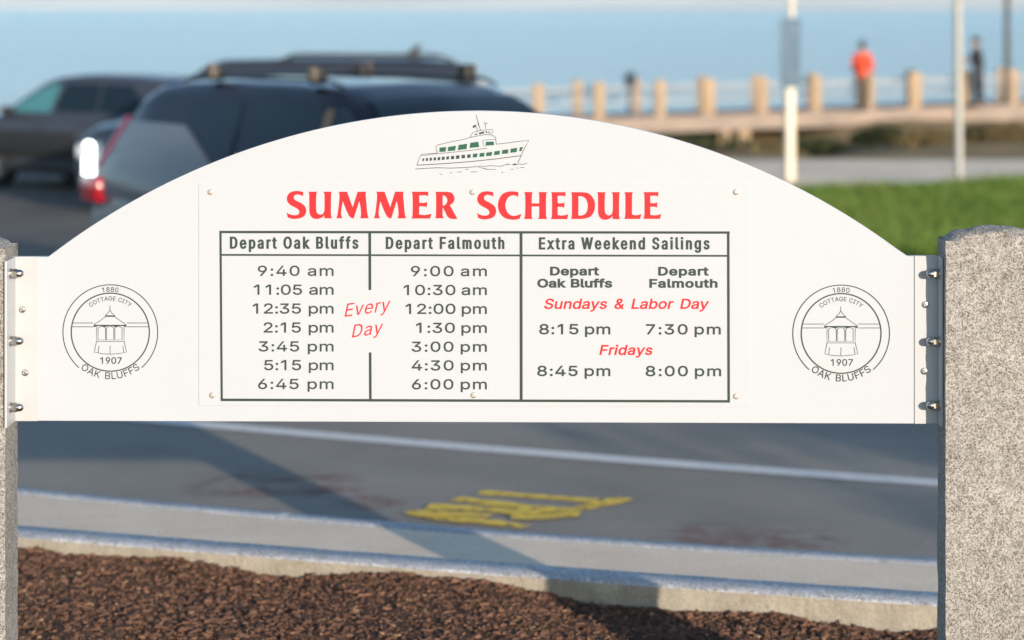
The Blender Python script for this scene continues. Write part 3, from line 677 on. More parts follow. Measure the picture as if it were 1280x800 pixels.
# ---- lettering: outlines of plain grotesque capitals and figures, units of 1/1000 em, cap height 509
GL = {'&':(448,[[197,-7,165,-5,136,1,110,12,88,26,69,42,54,62,43,84,36,108,34,133,36,154,40,173,47,189,58,205,70,220,85,235,140,279,216,335,237,352,255,375,259,384,261,394,262,405,260,420,255,434,245,445,233,454,219,459,201,461,189,460,178,457,168,453,159,447,151,440,145,431,141,421,138,411,137,399,138,386,141,375,145,363,169,327,204,284,438,0,364,0,171,231,121,293,108,310,96,327,87,344,81,361,77,379,75,398,77,420,82,440,91,458,102,474,117,488,134,499,154,507,176,512,200,513,224,512,246,507,266,499,283,488,297,475,308,459,317,442,322,424,324,404,323,389,320,375,315,362,309,349,301,336,291,325,256,293,154,217,135,202,121,188,110,174,103,161,98,146,97,131,98,115,102,101,109,87,118,76,130,66,143,57,158,51,175,48,193,46,213,48,232,52,251,59,269,69,286,81,301,95,315,112,327,131,336,151,343,174,348,198,349,224,408,224,406,194,403,167,397,144,389,124,380,107,371,92,345,62,333,47,315,30,294,17,271,7,246,-1,221,-5]]),'0':(453,[[227,-7,191,-3,158,7,130,24,105,48,85,77,69,113,57,155,50,202,48,254,50,306,57,353,69,395,85,431,106,461,130,484,159,502,191,512,227,516,262,512,295,502,323,484,348,461,368,431,384,395,396,353,403,306,405,254,403,202,396,155,384,113,368,77,348,48,323,24,295,7,263,-3],[227,50,250,52,271,60,290,74,306,92,320,116,330,144,338,176,342,213,344,254,342,295,338,332,330,365,320,393,306,416,290,435,271,449,250,457,227,460,203,457,182,449,163,435,147,416,134,393,123,365,115,332,111,295,109,254,111,213,115,176,123,144,134,116,147,92,163,74,182,60,203,52]]),'1':(453,[[76,0,76,55,391,55,391,0],[276,509,276,0,212,0,212,448,209,448,86,358,86,427,198,509]]),'2':(453,[[64,0,64,47,234,229,282,282,294,298,303,312,311,327,316,341,319,356,320,371,319,389,315,405,308,419,298,431,287,441,273,449,258,455,241,458,224,460,205,458,188,454,172,447,159,438,148,427,139,413,132,398,128,381,127,362,66,362,68,391,75,418,86,442,102,464,121,482,143,496,168,507,196,513,225,516,254,513,281,507,306,497,328,482,346,465,361,445,372,423,379,398,381,372,380,354,377,336,371,318,363,299,351,280,336,259,267,180,153,60,153,57,389,57,389,0]]),'3':(453,[[218,-7,188,-5,159,1,133,10,108,22,88,38,70,57,57,79,48,104,44,132,109,132,112,115,118,100,126,87,137,76,150,66,165,59,182,54,200,51,219,50,239,51,258,55,275,61,291,69,304,80,315,93,323,108,328,125,329,145,328,163,323,180,316,196,306,211,292,223,275,234,254,241,229,246,201,248,157,248,157,299,288,448,288,452,70,452,70,509,372,509,372,461,211,278,211,289,247,290,279,286,308,276,333,262,354,244,371,222,383,198,391,173,393,145,390,116,383,90,370,66,354,45,333,27,309,12,281,2,251,-5]]),'4':(453,[[40,105,40,158,247,509,311,509,109,166,109,163,413,163,413,105],[282,0,282,121,282,146,282,318,343,318,343,0]]),'5':(453,[[221,-7,192,-5,165,1,140,11,118,25,99,41,83,60,71,82,63,105,60,130,122,130,125,115,130,102,138,89,148,78,160,68,173,60,188,54,204,51,221,50,241,51,259,56,276,64,291,75,304,89,314,104,322,122,326,141,328,162,326,183,321,203,314,221,303,237,290,251,275,262,257,270,238,275,218,277,201,276,184,273,167,268,152,262,139,255,128,246,67,253,96,509,366,509,366,452,151,452,134,301,136,301,148,311,162,318,178,325,194,330,212,333,229,334,252,332,274,328,294,321,313,311,330,299,345,285,358,269,370,251,379,231,386,210,390,187,391,163,388,132,381,102,369,76,352,52,332,32,309,15,282,3,253,-4]]),'6':(453,[[226,-7,196,-4,168,3,142,15,119,31,100,51,84,74,73,101,66,130,64,162,65,187,71,212,80,239,93,268,112,302,137,340,252,509,322,509,151,261,145,261,151,270,157,279,165,288,174,295,184,302,196,307,208,311,221,313,235,314,265,312,291,305,316,295,337,280,355,262,370,240,380,215,387,187,389,157,387,127,379,98,368,73,352,50,333,30,310,14,284,3,257,-4],[226,48,245,50,263,55,279,63,293,73,304,86,314,101,322,119,326,137,327,157,326,178,322,196,314,213,304,228,293,241,279,251,263,259,245,264,226,265,207,264,190,259,174,252,160,241,148,229,138,214,131,197,126,179,125,158,126,138,131,119,138,102,148,86,160,73,174,63,190,55,207,50]]),'7':(453,[[97,0,323,448,323,452,62,452,62,509,391,509,391,449,165,0]]),'8':(453,[[226,-7,193,-5,163,1,136,11,111,25,91,42,74,62,62,84,54,109,52,135,53,156,58,176,65,195,75,212,87,228,101,241,117,252,134,260,153,265,153,267,129,276,109,289,93,308,80,330,73,354,70,380,73,405,79,429,90,450,106,469,124,485,146,498,170,508,197,514,226,516,255,514,282,508,306,498,328,485,346,469,361,450,373,429,379,405,382,380,379,354,372,330,359,308,343,289,323,276,300,267,300,265,319,260,335,252,351,241,365,228,377,212,387,195,395,176,399,156,401,135,398,109,391,84,378,62,362,42,341,25,317,11,289,1,259,-5],[226,49,248,50,267,54,285,60,300,69,313,79,323,91,331,106,335,121,337,139,335,157,330,173,322,189,312,202,298,213,283,223,265,230,247,234,226,235,206,234,187,230,169,223,154,213,140,202,130,189,122,173,117,157,115,139,117,121,121,106,129,91,139,79,152,69,167,60,185,54,205,50],[226,290,244,291,260,294,274,300,287,308,298,318,307,330,314,344,318,359,319,376,318,392,314,407,308,420,299,432,288,442,275,449,260,455,244,459,226,460,208,459,192,455,177,449,164,442,153,432,145,420,138,407,134,392,133,376,134,359,138,344,145,330,154,318,165,308,178,300,193,294,209,291]]),'9':(453,[[226,516,256,513,285,506,310,494,333,478,352,458,368,434,380,408,387,378,389,347,387,322,382,296,373,270,359,240,340,207,315,168,200,0,130,0,301,248,307,248,302,238,295,229,287,221,278,214,268,207,257,202,245,198,232,195,218,195,188,197,161,203,137,214,116,229,98,247,83,269,72,294,66,321,64,352,66,382,73,411,85,436,101,459,120,479,143,494,168,506,196,513],[226,460,207,459,190,454,174,446,160,435,148,423,138,407,131,390,127,372,125,352,127,331,131,313,138,295,148,280,160,268,174,257,190,250,207,245,226,243,245,245,263,249,279,257,293,267,305,280,314,295,322,312,326,330,327,350,326,371,322,390,314,407,305,422,293,435,279,446,263,454,245,459]]),':':(188,[[95,-4,83,-3,73,1,63,9,55,18,51,29,50,41,51,53,55,64,63,73,73,81,83,85,95,87,107,85,118,81,128,73,135,64,140,53,141,41,140,29,135,18,128,9,118,1,107,-3],[95,271,83,272,73,277,63,284,55,294,51,304,50,316,51,328,55,339,63,349,73,356,83,360,95,362,107,360,118,356,128,349,135,339,140,328,141,316,140,304,135,294,128,284,118,277,107,272]]),'A':(480,[[16,0,201,509,276,509,463,0,395,0,287,302,264,372,232,478,245,478,213,371,191,302,85,0],[110,142,110,199,370,199,370,142]]),'B':(456,[[60,0,60,509,241,509,274,507,304,501,329,491,350,477,367,461,381,442,390,421,396,398,398,374,397,353,393,336,387,320,378,307,368,295,356,286,343,278,329,272,315,267,315,262,331,260,347,254,363,245,378,234,391,220,402,203,411,184,416,161,418,136,416,111,410,88,400,67,386,48,368,31,344,18,317,8,284,2,247,0],[125,57,245,57,281,60,309,67,330,80,344,96,353,115,355,137,354,153,350,169,342,184,333,197,320,209,306,218,289,225,269,229,248,231,125,231],[125,285,238,285,256,287,273,290,288,296,302,304,314,314,323,326,330,340,335,355,336,372,333,393,326,412,313,429,294,442,270,449,240,452,125,452]]),'C':(510,[[267,-7,225,-3,186,7,150,25,119,49,92,79,70,115,53,157,44,203,40,254,44,305,53,352,70,393,92,429,119,459,150,484,186,501,225,512,267,516,293,514,317,511,340,504,362,496,383,485,402,471,419,456,435,438,448,418,459,397,467,373,473,348,408,348,404,365,397,380,389,395,380,407,369,418,357,428,344,437,330,444,315,449,300,453,284,455,267,456,237,453,209,445,184,432,161,414,141,391,125,364,113,332,106,295,103,254,106,213,113,177,125,145,141,117,161,94,184,76,210,63,237,56,267,53,284,54,300,56,315,60,330,65,344,72,357,81,369,90,380,102,389,114,397,128,404,144,408,160,473,160,467,135,459,112,448,91,435,71,420,53,402,38,383,24,363,13,341,5,317,-2,293,-6]]),'D':(502,[[219,0,96,0,96,57,215,57,254,60,288,68,318,81,343,99,363,122,379,149,390,181,397,216,399,255,397,294,390,329,379,361,364,388,344,410,320,428,291,441,258,449,221,452,93,452,93,509,225,509,273,505,315,495,353,478,385,455,412,426,433,391,449,351,458,306,462,255,458,205,449,159,433,119,411,83,384,54,351,31,312,14,268,3],[125,509,125,0,60,0,60,509]]),'E':(419,[[60,0,60,509,372,509,372,452,125,452,125,286,355,286,355,229,125,229,125,57,375,57,375,0]]),'F':(410,[[60,0,60,509,369,509,369,452,125,452,125,278,346,278,346,221,125,221,125,0]]),'G':(520,[[269,-7,225,-3,185,7,149,25,118,49,91,79,69,116,53,157,43,203,40,254,43,305,53,352,69,393,91,429,117,459,149,484,184,501,223,512,265,516,291,514,316,510,340,504,363,494,384,483,403,469,421,453,436,436,449,416,460,395,468,373,474,349,408,349,402,365,395,379,387,393,378,406,368,417,356,427,344,436,330,443,315,448,300,453,283,455,265,456,236,453,209,445,183,432,160,414,141,392,125,364,113,332,106,295,103,254,106,213,113,177,125,145,141,117,161,95,184,76,210,63,238,56,269,53,296,55,322,61,345,71,365,85,382,102,396,123,407,147,413,173,415,202,434,199,283,199,283,256,478,256,478,200,475,160,466,124,451,91,431,62,406,38,377,19,344,5,308,-4]]),'I':(300,[[31,0,31,57,118,57,118,452,31,452,31,509,269,509,269,452,183,452,183,57,269,57,269,0]]),'K':(467,[[104,145,104,216,139,261,174,303,212,344,364,509,448,509,231,276,228,276],[60,0,60,509,125,509,125,334,124,225,125,193,125,0],[372,0,188,259,228,309,449,0]]),'L':(393,[[60,0,60,509,125,509,125,57,361,57,361,0]]),'O':(533,[[267,-7,225,-3,186,7,150,25,119,49,92,79,70,115,53,157,44,203,40,254,44,305,53,352,70,393,92,429,119,459,150,484,186,501,225,512,267,516,309,512,348,501,384,484,415,459,442,429,464,393,480,352,490,305,493,254,490,203,480,157,464,115,442,79,415,49,384,25,348,7,309,-3],[267,53,296,55,324,63,349,76,372,94,392,116,408,144,420,176,428,213,430,254,428,295,420,332,408,365,392,392,372,415,349,433,324,446,296,453,267,456,237,453,210,445,184,433,161,415,142,392,125,364,113,332,106,295,103,254,106,213,113,176,125,144,142,117,161,94,184,76,210,63,237,55]]),'S':(447,[[224,-9,188,-7,156,-1,128,9,102,23,81,40,64,60,51,83,42,109,38,137,104,137,108,118,114,102,123,88,136,76,150,66,166,59,185,53,204,50,224,49,246,50,267,54,286,60,303,69,317,79,329,92,338,106,344,122,346,139,344,154,340,168,332,179,322,189,310,197,296,205,245,222,184,239,145,253,112,269,86,289,67,313,56,341,52,372,54,400,62,425,75,448,92,468,113,484,138,498,165,508,195,514,227,516,259,514,289,508,316,498,340,484,360,468,377,449,390,427,398,403,401,378,337,378,332,402,320,421,302,437,280,449,254,456,225,459,204,457,185,454,167,448,152,440,139,430,129,418,121,405,117,391,115,376,117,359,122,345,131,334,142,324,155,315,169,308,212,293,264,279,312,264,328,256,344,248,359,238,372,226,384,213,395,198,402,180,407,161,408,139,406,112,399,87,386,64,370,43,349,25,323,11,294,0,261,-7]]),'T':(449,[[32,452,32,509,417,509,417,452,257,452,257,0,193,0,193,452]]),'U':(517,[[259,-8,220,-6,186,2,154,15,126,33,103,55,85,80,71,108,63,140,60,173,60,509,124,509,124,178,126,155,132,133,141,113,153,95,169,80,187,68,208,59,232,53,259,52,285,53,309,59,331,68,349,80,364,95,377,113,385,133,391,155,393,178,393,509,457,509,457,173,454,140,446,108,433,80,414,55,391,33,363,15,332,2,297,-6]]),'W':(686,[[155,0,16,509,82,509,163,196,175,145,187,94,197,40,189,40,200,94,211,145,224,196,306,509,380,509,462,196,474,145,486,94,497,40,488,40,499,94,510,145,523,196,603,509,670,509,530,0,455,0,368,323,351,391,336,475,350,475,335,395,318,323,230,0]]),'Y':(472,[[203,0,203,208,16,509,91,509,192,344,222,292,250,230,224,230,251,293,280,344,381,509,455,509,268,208,268,0]]),'a':(389,[[160,-9,137,-7,115,-3,94,5,76,15,60,29,48,45,38,63,32,84,30,108,32,128,36,146,43,161,53,174,64,184,78,193,92,200,108,206,125,211,178,220,234,227,247,229,257,231,265,235,271,240,274,246,276,255,276,257,275,272,272,285,267,297,260,307,251,315,240,322,227,327,212,330,196,331,178,330,163,327,149,322,137,316,127,309,118,301,110,292,104,283,100,274,41,291,51,313,64,331,79,346,95,358,114,368,133,375,153,380,173,383,194,384,239,379,255,375,271,369,286,360,300,350,312,336,322,320,330,301,335,278,337,251,337,0,277,0,277,52,272,52,252,25,242,16,229,8,215,1,199,-4,181,-7],[170,45,192,47,211,51,228,59,242,68,254,80,263,93,270,108,274,122,276,138,276,190,259,182,231,176,200,171,175,168,134,159,122,153,112,147,103,139,97,130,93,118,92,105,93,93,96,82,102,72,109,64,119,57,130,52,142,48,156,46]]),'b':(424,[[229,-8,208,-7,189,-3,172,4,159,12,147,21,138,31,118,59,112,59,112,0,53,0,53,509,114,509,114,319,118,319,137,346,147,355,158,364,171,373,188,379,207,383,229,384,259,382,287,374,313,361,335,342,354,320,370,293,381,261,388,227,390,189,388,151,381,116,370,84,355,57,336,34,313,16,288,3,260,-6],[220,47,242,49,262,55,279,66,294,80,306,97,316,117,323,139,327,163,328,189,327,215,323,239,316,261,307,281,295,298,280,311,262,322,243,328,220,330,198,328,178,322,161,312,147,299,134,282,125,263,118,241,114,216,113,189,114,162,118,138,125,115,135,95,147,78,162,65,179,55,198,49]]),'d':(424,[[195,-8,165,-6,137,3,111,16,89,34,70,57,55,84,43,116,36,151,34,189,36,227,43,261,55,293,70,320,89,342,112,361,137,374,165,382,196,384,218,383,237,379,253,373,267,364,278,355,287,346,306,319,311,319,311,509,372,509,372,0,313,0,313,59,307,59,287,31,277,21,266,12,252,4,236,-3,217,-7],[205,47,226,49,246,55,263,65,278,78,290,95,299,115,306,138,310,162,312,189,310,216,306,241,300,263,290,282,278,299,263,312,246,322,227,328,205,330,182,328,162,322,145,311,130,298,118,281,108,261,102,239,98,215,96,189,98,163,102,139,109,117,118,97,130,80,145,66,162,55,182,49]]),'e':(404,[[212,-8,177,-5,145,3,117,16,92,35,72,58,56,85,44,116,37,150,34,187,36,224,44,258,55,290,71,317,91,340,115,359,142,373,172,382,205,384,226,383,246,380,266,374,285,366,303,355,319,341,334,324,347,305,357,282,365,256,370,227,371,194,371,169,75,169,75,221,338,221,310,202,308,226,304,248,298,269,288,286,277,301,263,314,246,323,227,328,205,330,183,328,164,323,146,313,131,301,119,286,109,270,102,251,97,231,96,211,96,178,98,151,102,127,110,106,121,88,135,73,151,61,169,53,190,48,212,46,227,47,241,49,254,53,265,58,276,65,285,73,294,82,300,93,306,105,365,91,358,72,348,55,335,39,320,26,302,14,283,4,261,-3,237,-7]]),'f':(254,[[228,379,228,327,6,327,6,379],[81,0,81,432,82,452,87,470,96,486,107,499,120,510,135,519,152,525,169,529,187,530,222,527,243,521,227,468,215,472,195,474,178,472,164,468,154,460,147,449,143,435,142,419,142,0]]),'g':(425,[[207,-151,180,-149,156,-146,134,-140,114,-132,97,-122,82,-110,70,-97,59,-84,51,-69,101,-41,122,-66,131,-74,142,-82,154,-88,169,-93,187,-96,207,-97,236,-95,261,-87,282,-75,298,-58,308,-34,311,-6,311,68,306,68,287,41,277,32,266,23,252,16,236,10,217,6,195,5,165,7,138,14,113,27,90,43,71,65,55,90,43,120,36,154,34,191,36,229,43,263,55,293,71,320,90,342,112,361,138,374,166,382,196,384,218,383,237,379,253,373,267,365,279,356,288,346,308,319,313,319,313,379,372,379,372,-9,370,-40,363,-67,350,-90,334,-109,314,-124,291,-136,265,-144,237,-149],[205,59,227,61,246,66,264,75,278,87,290,103,300,121,307,142,311,166,312,193,311,219,307,242,300,264,291,283,279,299,264,312,247,322,227,328,205,330,182,328,163,322,145,312,130,298,118,282,109,262,102,241,98,218,96,193,98,167,102,144,109,123,118,104,131,88,145,76,163,66,183,61]]),'h':(410,[[114,227,114,0,53,0,53,509,114,509,114,287,102,287,116,319,132,344,152,362,175,374,200,382,227,384,252,383,275,377,295,369,313,356,328,340,341,321,350,298,355,271,357,240,357,0,296,0,296,235,293,263,286,286,273,304,256,318,235,326,210,329,192,328,176,324,161,317,147,308,136,297,126,283,119,266,115,248]]),'i':(167,[[53,0,53,379,114,379,114,0],[84,443,73,444,63,448,54,455,47,463,43,472,41,483,43,494,47,504,54,512,63,518,73,522,84,524,95,522,105,518,114,512,121,504,125,494,126,483,125,472,121,463,114,455,105,448,95,444]]),'k':(381,[[110,137,110,212,121,212,284,379,360,379,184,199,177,199],[53,0,53,509,114,509,114,0],[294,0,148,186,191,229,372,0]]),'l':(189,[[139,-2,112,0,91,8,74,20,62,37,55,59,53,84,53,509,114,509,114,99,114,83,117,71,120,62,126,57,135,53,146,52,160,53,170,54,181,3,162,-1]]),'m':(610,[[53,0,53,379,112,379,112,295,108,295,114,314,122,331,132,346,144,358,158,368,172,376,187,382,203,385,219,386,245,383,268,375,287,361,303,342,314,320,321,295,312,295,318,312,326,329,337,343,350,356,364,366,381,375,398,381,417,385,437,386,458,385,478,380,497,372,514,361,529,346,541,328,550,307,555,283,557,255,557,0,496,0,496,254,493,279,485,298,473,313,456,323,438,329,419,330,402,329,387,326,374,320,363,312,353,302,345,290,340,277,336,263,335,247,335,0,274,0,274,260,272,280,265,297,253,311,238,322,220,328,199,330,185,329,171,326,158,320,145,312,135,302,126,289,119,274,115,257,114,238,114,0]]),'n':(410,[[114,227,114,0,53,0,53,379,112,379,112,287,102,287,116,319,132,344,152,362,175,374,200,382,227,384,252,383,275,377,295,369,313,356,328,340,341,321,350,298,355,271,357,240,357,0,296,0,296,235,293,263,286,286,273,304,256,318,235,326,210,329,192,328,176,324,161,317,147,308,136,297,126,283,119,266,115,248]]),'o':(415,[[207,-8,174,-5,144,3,117,16,93,35,72,58,56,85,44,116,37,150,34,187,37,225,44,260,56,291,72,318,93,341,117,360,144,374,174,382,207,384,241,382,271,374,299,360,323,341,343,318,359,291,371,260,379,225,381,187,379,150,371,116,359,85,343,58,323,35,299,16,271,3,241,-5],[207,46,231,49,252,55,270,66,285,80,298,97,307,117,314,139,318,163,319,187,318,212,314,236,307,258,298,278,285,296,270,310,252,321,231,328,207,330,184,328,163,321,145,310,130,296,118,278,108,258,102,236,98,212,96,187,98,163,102,139,108,117,118,97,130,80,145,66,163,55,184,49]]),'p':(424,[[53,-143,53,379,112,379,112,319,118,319,137,346,147,355,158,364,171,373,188,379,207,383,229,384,259,382,287,374,313,361,335,342,354,320,370,293,381,261,388,227,390,189,388,151,381,116,370,84,355,57,336,34,313,16,288,3,260,-6,229,-8,208,-7,189,-3,173,4,159,12,147,21,138,31,118,59,114,59,114,-143],[220,47,242,49,262,55,279,66,294,80,306,97,316,117,323,139,327,163,328,189,327,215,323,239,316,261,307,281,295,298,280,311,262,322,243,328,220,330,198,328,178,322,161,312,147,299,134,282,125,263,118,241,114,216,113,189,114,162,118,138,125,115,135,95,147,78,162,65,179,55,198,49]]),'r':(259,[[53,0,53,379,112,379,112,321,115,321,124,339,137,354,152,367,171,377,191,383,213,385,229,384,243,384,243,322,230,324,207,326,190,324,174,321,159,315,146,306,135,296,126,284,119,269,115,254,114,237,114,0]]),'s':(365,[[182,-8,157,-7,133,-3,112,3,93,12,76,24,62,38,50,54,41,73,36,94,94,107,101,87,111,72,124,60,141,52,160,47,181,45,206,47,227,53,244,62,258,74,265,88,268,103,266,115,262,126,254,136,243,144,229,150,212,155,149,170,118,180,92,192,72,208,58,227,50,249,47,274,49,295,55,314,65,332,79,347,95,360,115,370,137,378,161,383,187,384,212,383,234,379,254,372,271,363,286,352,299,339,309,324,318,308,324,290,268,277,262,291,254,304,243,316,228,325,210,331,187,333,166,331,147,326,131,317,119,305,111,292,109,277,110,264,115,253,124,243,136,235,152,229,172,223,229,209,261,200,287,187,306,171,320,153,328,131,331,107,329,85,323,65,312,47,298,31,281,18,260,6,236,-2,210,-7]]),'t':(227,[[204,379,204,327,6,327,6,379],[65,471,126,471,126,98,127,83,130,70,136,61,144,55,156,51,170,50,185,51,202,54,213,2,192,-3,168,-4,138,-1,113,7,92,21,77,41,68,64,65,93]]),'u':(410,[[182,-5,158,-3,135,2,115,11,97,23,82,39,69,59,60,82,54,109,53,139,53,379,114,379,114,144,116,117,124,94,137,75,154,61,175,53,200,50,218,51,234,55,249,62,263,71,274,83,283,97,290,113,295,132,296,153,296,379,357,379,357,0,298,0,298,92,307,92,294,60,277,35,257,17,234,5,209,-3]]),'v':(389,[[163,0,17,379,84,379,165,155,187,87,206,21,184,21,203,87,224,155,305,379,371,379,226,0]]),'x':(379,[[21,0,171,218,171,171,29,379,100,379,147,306,179,253,207,206,175,206,202,253,233,306,282,379,352,379,209,169,209,214,358,0,287,0,231,85,200,136,173,182,205,182,178,136,148,85,91,0]]),'y':(389,[[47,-139,61,-86,71,-87,83,-89,94,-90,104,-89,113,-86,122,-81,130,-74,138,-64,145,-51,151,-36,163,-1,17,379,84,379,165,155,187,87,206,21,184,21,202,87,224,155,305,379,371,379,204,-58,196,-77,187,-93,177,-107,165,-119,153,-128,139,-136,125,-141,109,-144,91,-145,65,-143]])}
GL['1'] = (GL['1'][0], GL['1'][1][1:])
CAP = 509.0

from mathutils.geometry import delaunay_2d_cdt
def winding(q, polys):
    w = 0
    for p in polys:
        for i in range(len(p)):
            (xa_, ya_), (xb_, yb_) = p[i - 1], p[i]
            if (ya_ > q[1]) != (yb_ > q[1]) and q[0] < (xb_ - xa_) * (q[1] - ya_) / (yb_ - ya_) + xa_: w += 1 if yb_ > ya_ else -1
    return w
def fill(polys, evenodd=False):
    """closed outlines -> vertices and triangles of their filled shape"""
    vin, ed = [], []
    for p in polys:
        k = len(vin); n = len(p)
        vin += [Vector((q[0], q[1])) for q in p]
        ed += [(k + i, k + (i + 1) % n) for i in range(n)]
    vs, _, fs, _, _, _ = delaunay_2d_cdt(vin, ed, [], 0, 1e-6)
    keep = []
    for f in fs:
        c = (sum(vs[i].x for i in f) / len(f), sum(vs[i].y for i in f) / len(f))
        w = winding(c, polys)
        if (w % 2 if evenodd else w != 0): keep.append(tuple(f))
    return [v[:] for v in vs], keep
_gc = {}
def sarea(p): return sum(p[i - 1][0] * p[i][1] - p[i][0] * p[i - 1][1] for i in range(len(p))) / 2
def grow(p, sg, ox, oy):
    """outline p moved outwards by ox, oy (mitred)"""
    out, n = [], len(p)
    for i in range(n):
        a, q, c = Vector(p[i - 1]), Vector(p[i]), Vector(p[(i + 1) % n])
        d0, d1 = (q - a).normalized(), (c - q).normalized()
        n0, n1 = Vector((d0.y, -d0.x)) * sg, Vector((d1.y, -d1.x)) * sg
        m = n0 + n1
        m = m / max(.35, m.length_squared / 2) if m.length > 1e-6 else n0
        out.append((q.x + m.x * ox, q.y + m.y * oy))
    return out
def glyph(ch, off):
    """filled pieces of a glyph, emboldened by off = (x, y) units"""
    key = (ch, round(off[0], 1), round(off[1], 1))
    if key not in _gc:
        sp = []
        for q in GL[ch][1]:
            pts = []
            for i in range(0, len(q), 2):
                t = (q[i], q[i + 1])
                if not pts or (t[0] - pts[-1][0]) ** 2 + (t[1] - pts[-1][1]) ** 2 > 40: pts.append(t)
            sp.append(pts)
        sg = math.copysign(1, sarea(max(sp, key=lambda p: abs(sarea(p)))))
        vs, fs = fill([grow(c, sg, *off) for c in sp])
        _gc[key] = [([(x / 1000, y / 1000) for x, y in vs], fs)]
    return _gc[key]
def layout(text, off, track, space=250):
    out, x = [], 0.0
    for ch in text:
        if ch == ' ': x += space / 1000; continue
        out.append((ch, x)); x += (GL[ch][0] + track) / 1000
    return out
def ink_bounds(text, off, track, space):
    lo, hi = 9e9, -9e9
    for ch, x in layout(text, off, track, space):
        for vs, _ in glyph(ch, off):
            lo = min(lo, min(v[0] for v in vs) + x); hi = max(hi, max(v[0] for v in vs) + x)
    return lo, hi
LIFT = .00035
_layer = [0]
def lift(base):
    _layer[0] += 1
    return base + LIFT + (_layer[0] % 40) * .000012
def put_text(b, text, x0, x1, yb, cap, stem=(2, 2), cond=1.0, space=250, slant=0.0, rot=0.0, base=0.0):
    """one line of lettering; ink from photo column x0 to x1, baseline row yb, capitals cap rows tall,
    strokes stem = (x, y) pixels, letters cond times as wide as drawn; the spacing makes the line fit"""
    ky = (cap - (stem[1] - 57 * cap / CAP)) / (CAP / 1000)
    kx = ky * cond
    off = ((stem[0] / kx * 1000 - 65) / 2, (stem[1] / ky * 1000 - 57) / 2)
    width = x1 - x0 - slant * cap * .8
    gaps = len(text.replace(' ', '')) - 1
    lo, hi = ink_bounds(text, off, 0, space)
    track = (width / kx - (hi - lo)) / gaps * 1000
    h = lift(base); tan = math.tan(rot)
    for ch, gx in layout(text, off, track, space):
        for gi, (vs, fs) in enumerate(glyph(ch, off)):
            P = []
            for vx, vy in vs:
                dx = (vx + gx - lo) * kx + slant * (vy * ky)
                P.append(SP(x0 + dx, yb - (vy + off[1] / 1000) * ky + tan * dx, h + gi * .000008))
            b.add(P, fs)
def put_arc(b, text, cx, cy, rad, cap, a_mid, spread, stem=(1, 1), cond=1.0, space=250, inward=False, base=0.0):
    """lettering on a circle; a_mid measured clockwise from the top"""
    ky = cap / (CAP / 1000); kx = ky * cond
    off = ((stem[0] / kx * 1000 - 65) / 2, (stem[1] / ky * 1000 - 57) / 2)
    rm = rad + (cap / 2 if not inward else -cap / 2)
    lo, hi = ink_bounds(text, off, 0, space)
    track = (spread * rm / kx - (hi - lo)) / (len(text.replace(' ', '')) - 1) * 1000
    lo, hi = ink_bounds(text, off, track, space)
    h = lift(base)
    for ch, gx in layout(text, off, track, space):
        gm = GL[ch][0] / 2000
        am = (gx + gm - (lo + hi) / 2) * kx / rm
        for gi, (vs, fs) in enumerate(glyph(ch, off)):
            P = []
            for vx, vy in vs:
                dx, dy = (vx - gm) * kx, vy * ky
                if not inward:
                    a = a_mid + am; r = rad + dy
                    px = cx + r * math.sin(a) + dx * math.cos(a); py = cy - r * math.cos(a) + dx * math.sin(a)
                else:
                    a = a_mid - am; r = rad - dy
                    px = cx + r * math.sin(a) - dx * math.cos(a); py = cy - r * math.cos(a) - dx * math.sin(a)
                P.append(SP(px, py, h + gi * .000008))
            b.add(P, fs)
def stroke(b, pts, w, base=0.0, close=False):
    w = w if w > 1.2 else w * 1.25 + .12
    """a drawn line through photo coordinates, w pixels wide"""
    pts = [Vector(p) for p in pts]
    n = len(pts); vs = []
    h = lift(base)
    for i, p in enumerate(pts):
        if close: a, c = pts[i - 1], pts[(i + 1) % n]
        else: a, c = pts[max(i - 1, 0)], pts[min(i + 1, n - 1)]
        d = (c - a).normalized(); m = Vector((-d.y, d.x)) * w / 2
        vs += [SP(*(p + m), h), SP(*(p - m), h)]
    k = n if close else n - 1
    b.add(vs, [(2 * i, 2 * ((i + 1) % n), 2 * ((i + 1) % n) + 1, 2 * i + 1) for i in range(k)])
def area(b, pts, base=0.0):
    h = lift(base)
    vs, fs = fill([pts])
    b.add([SP(x, y, h) for x, y in vs], fs)

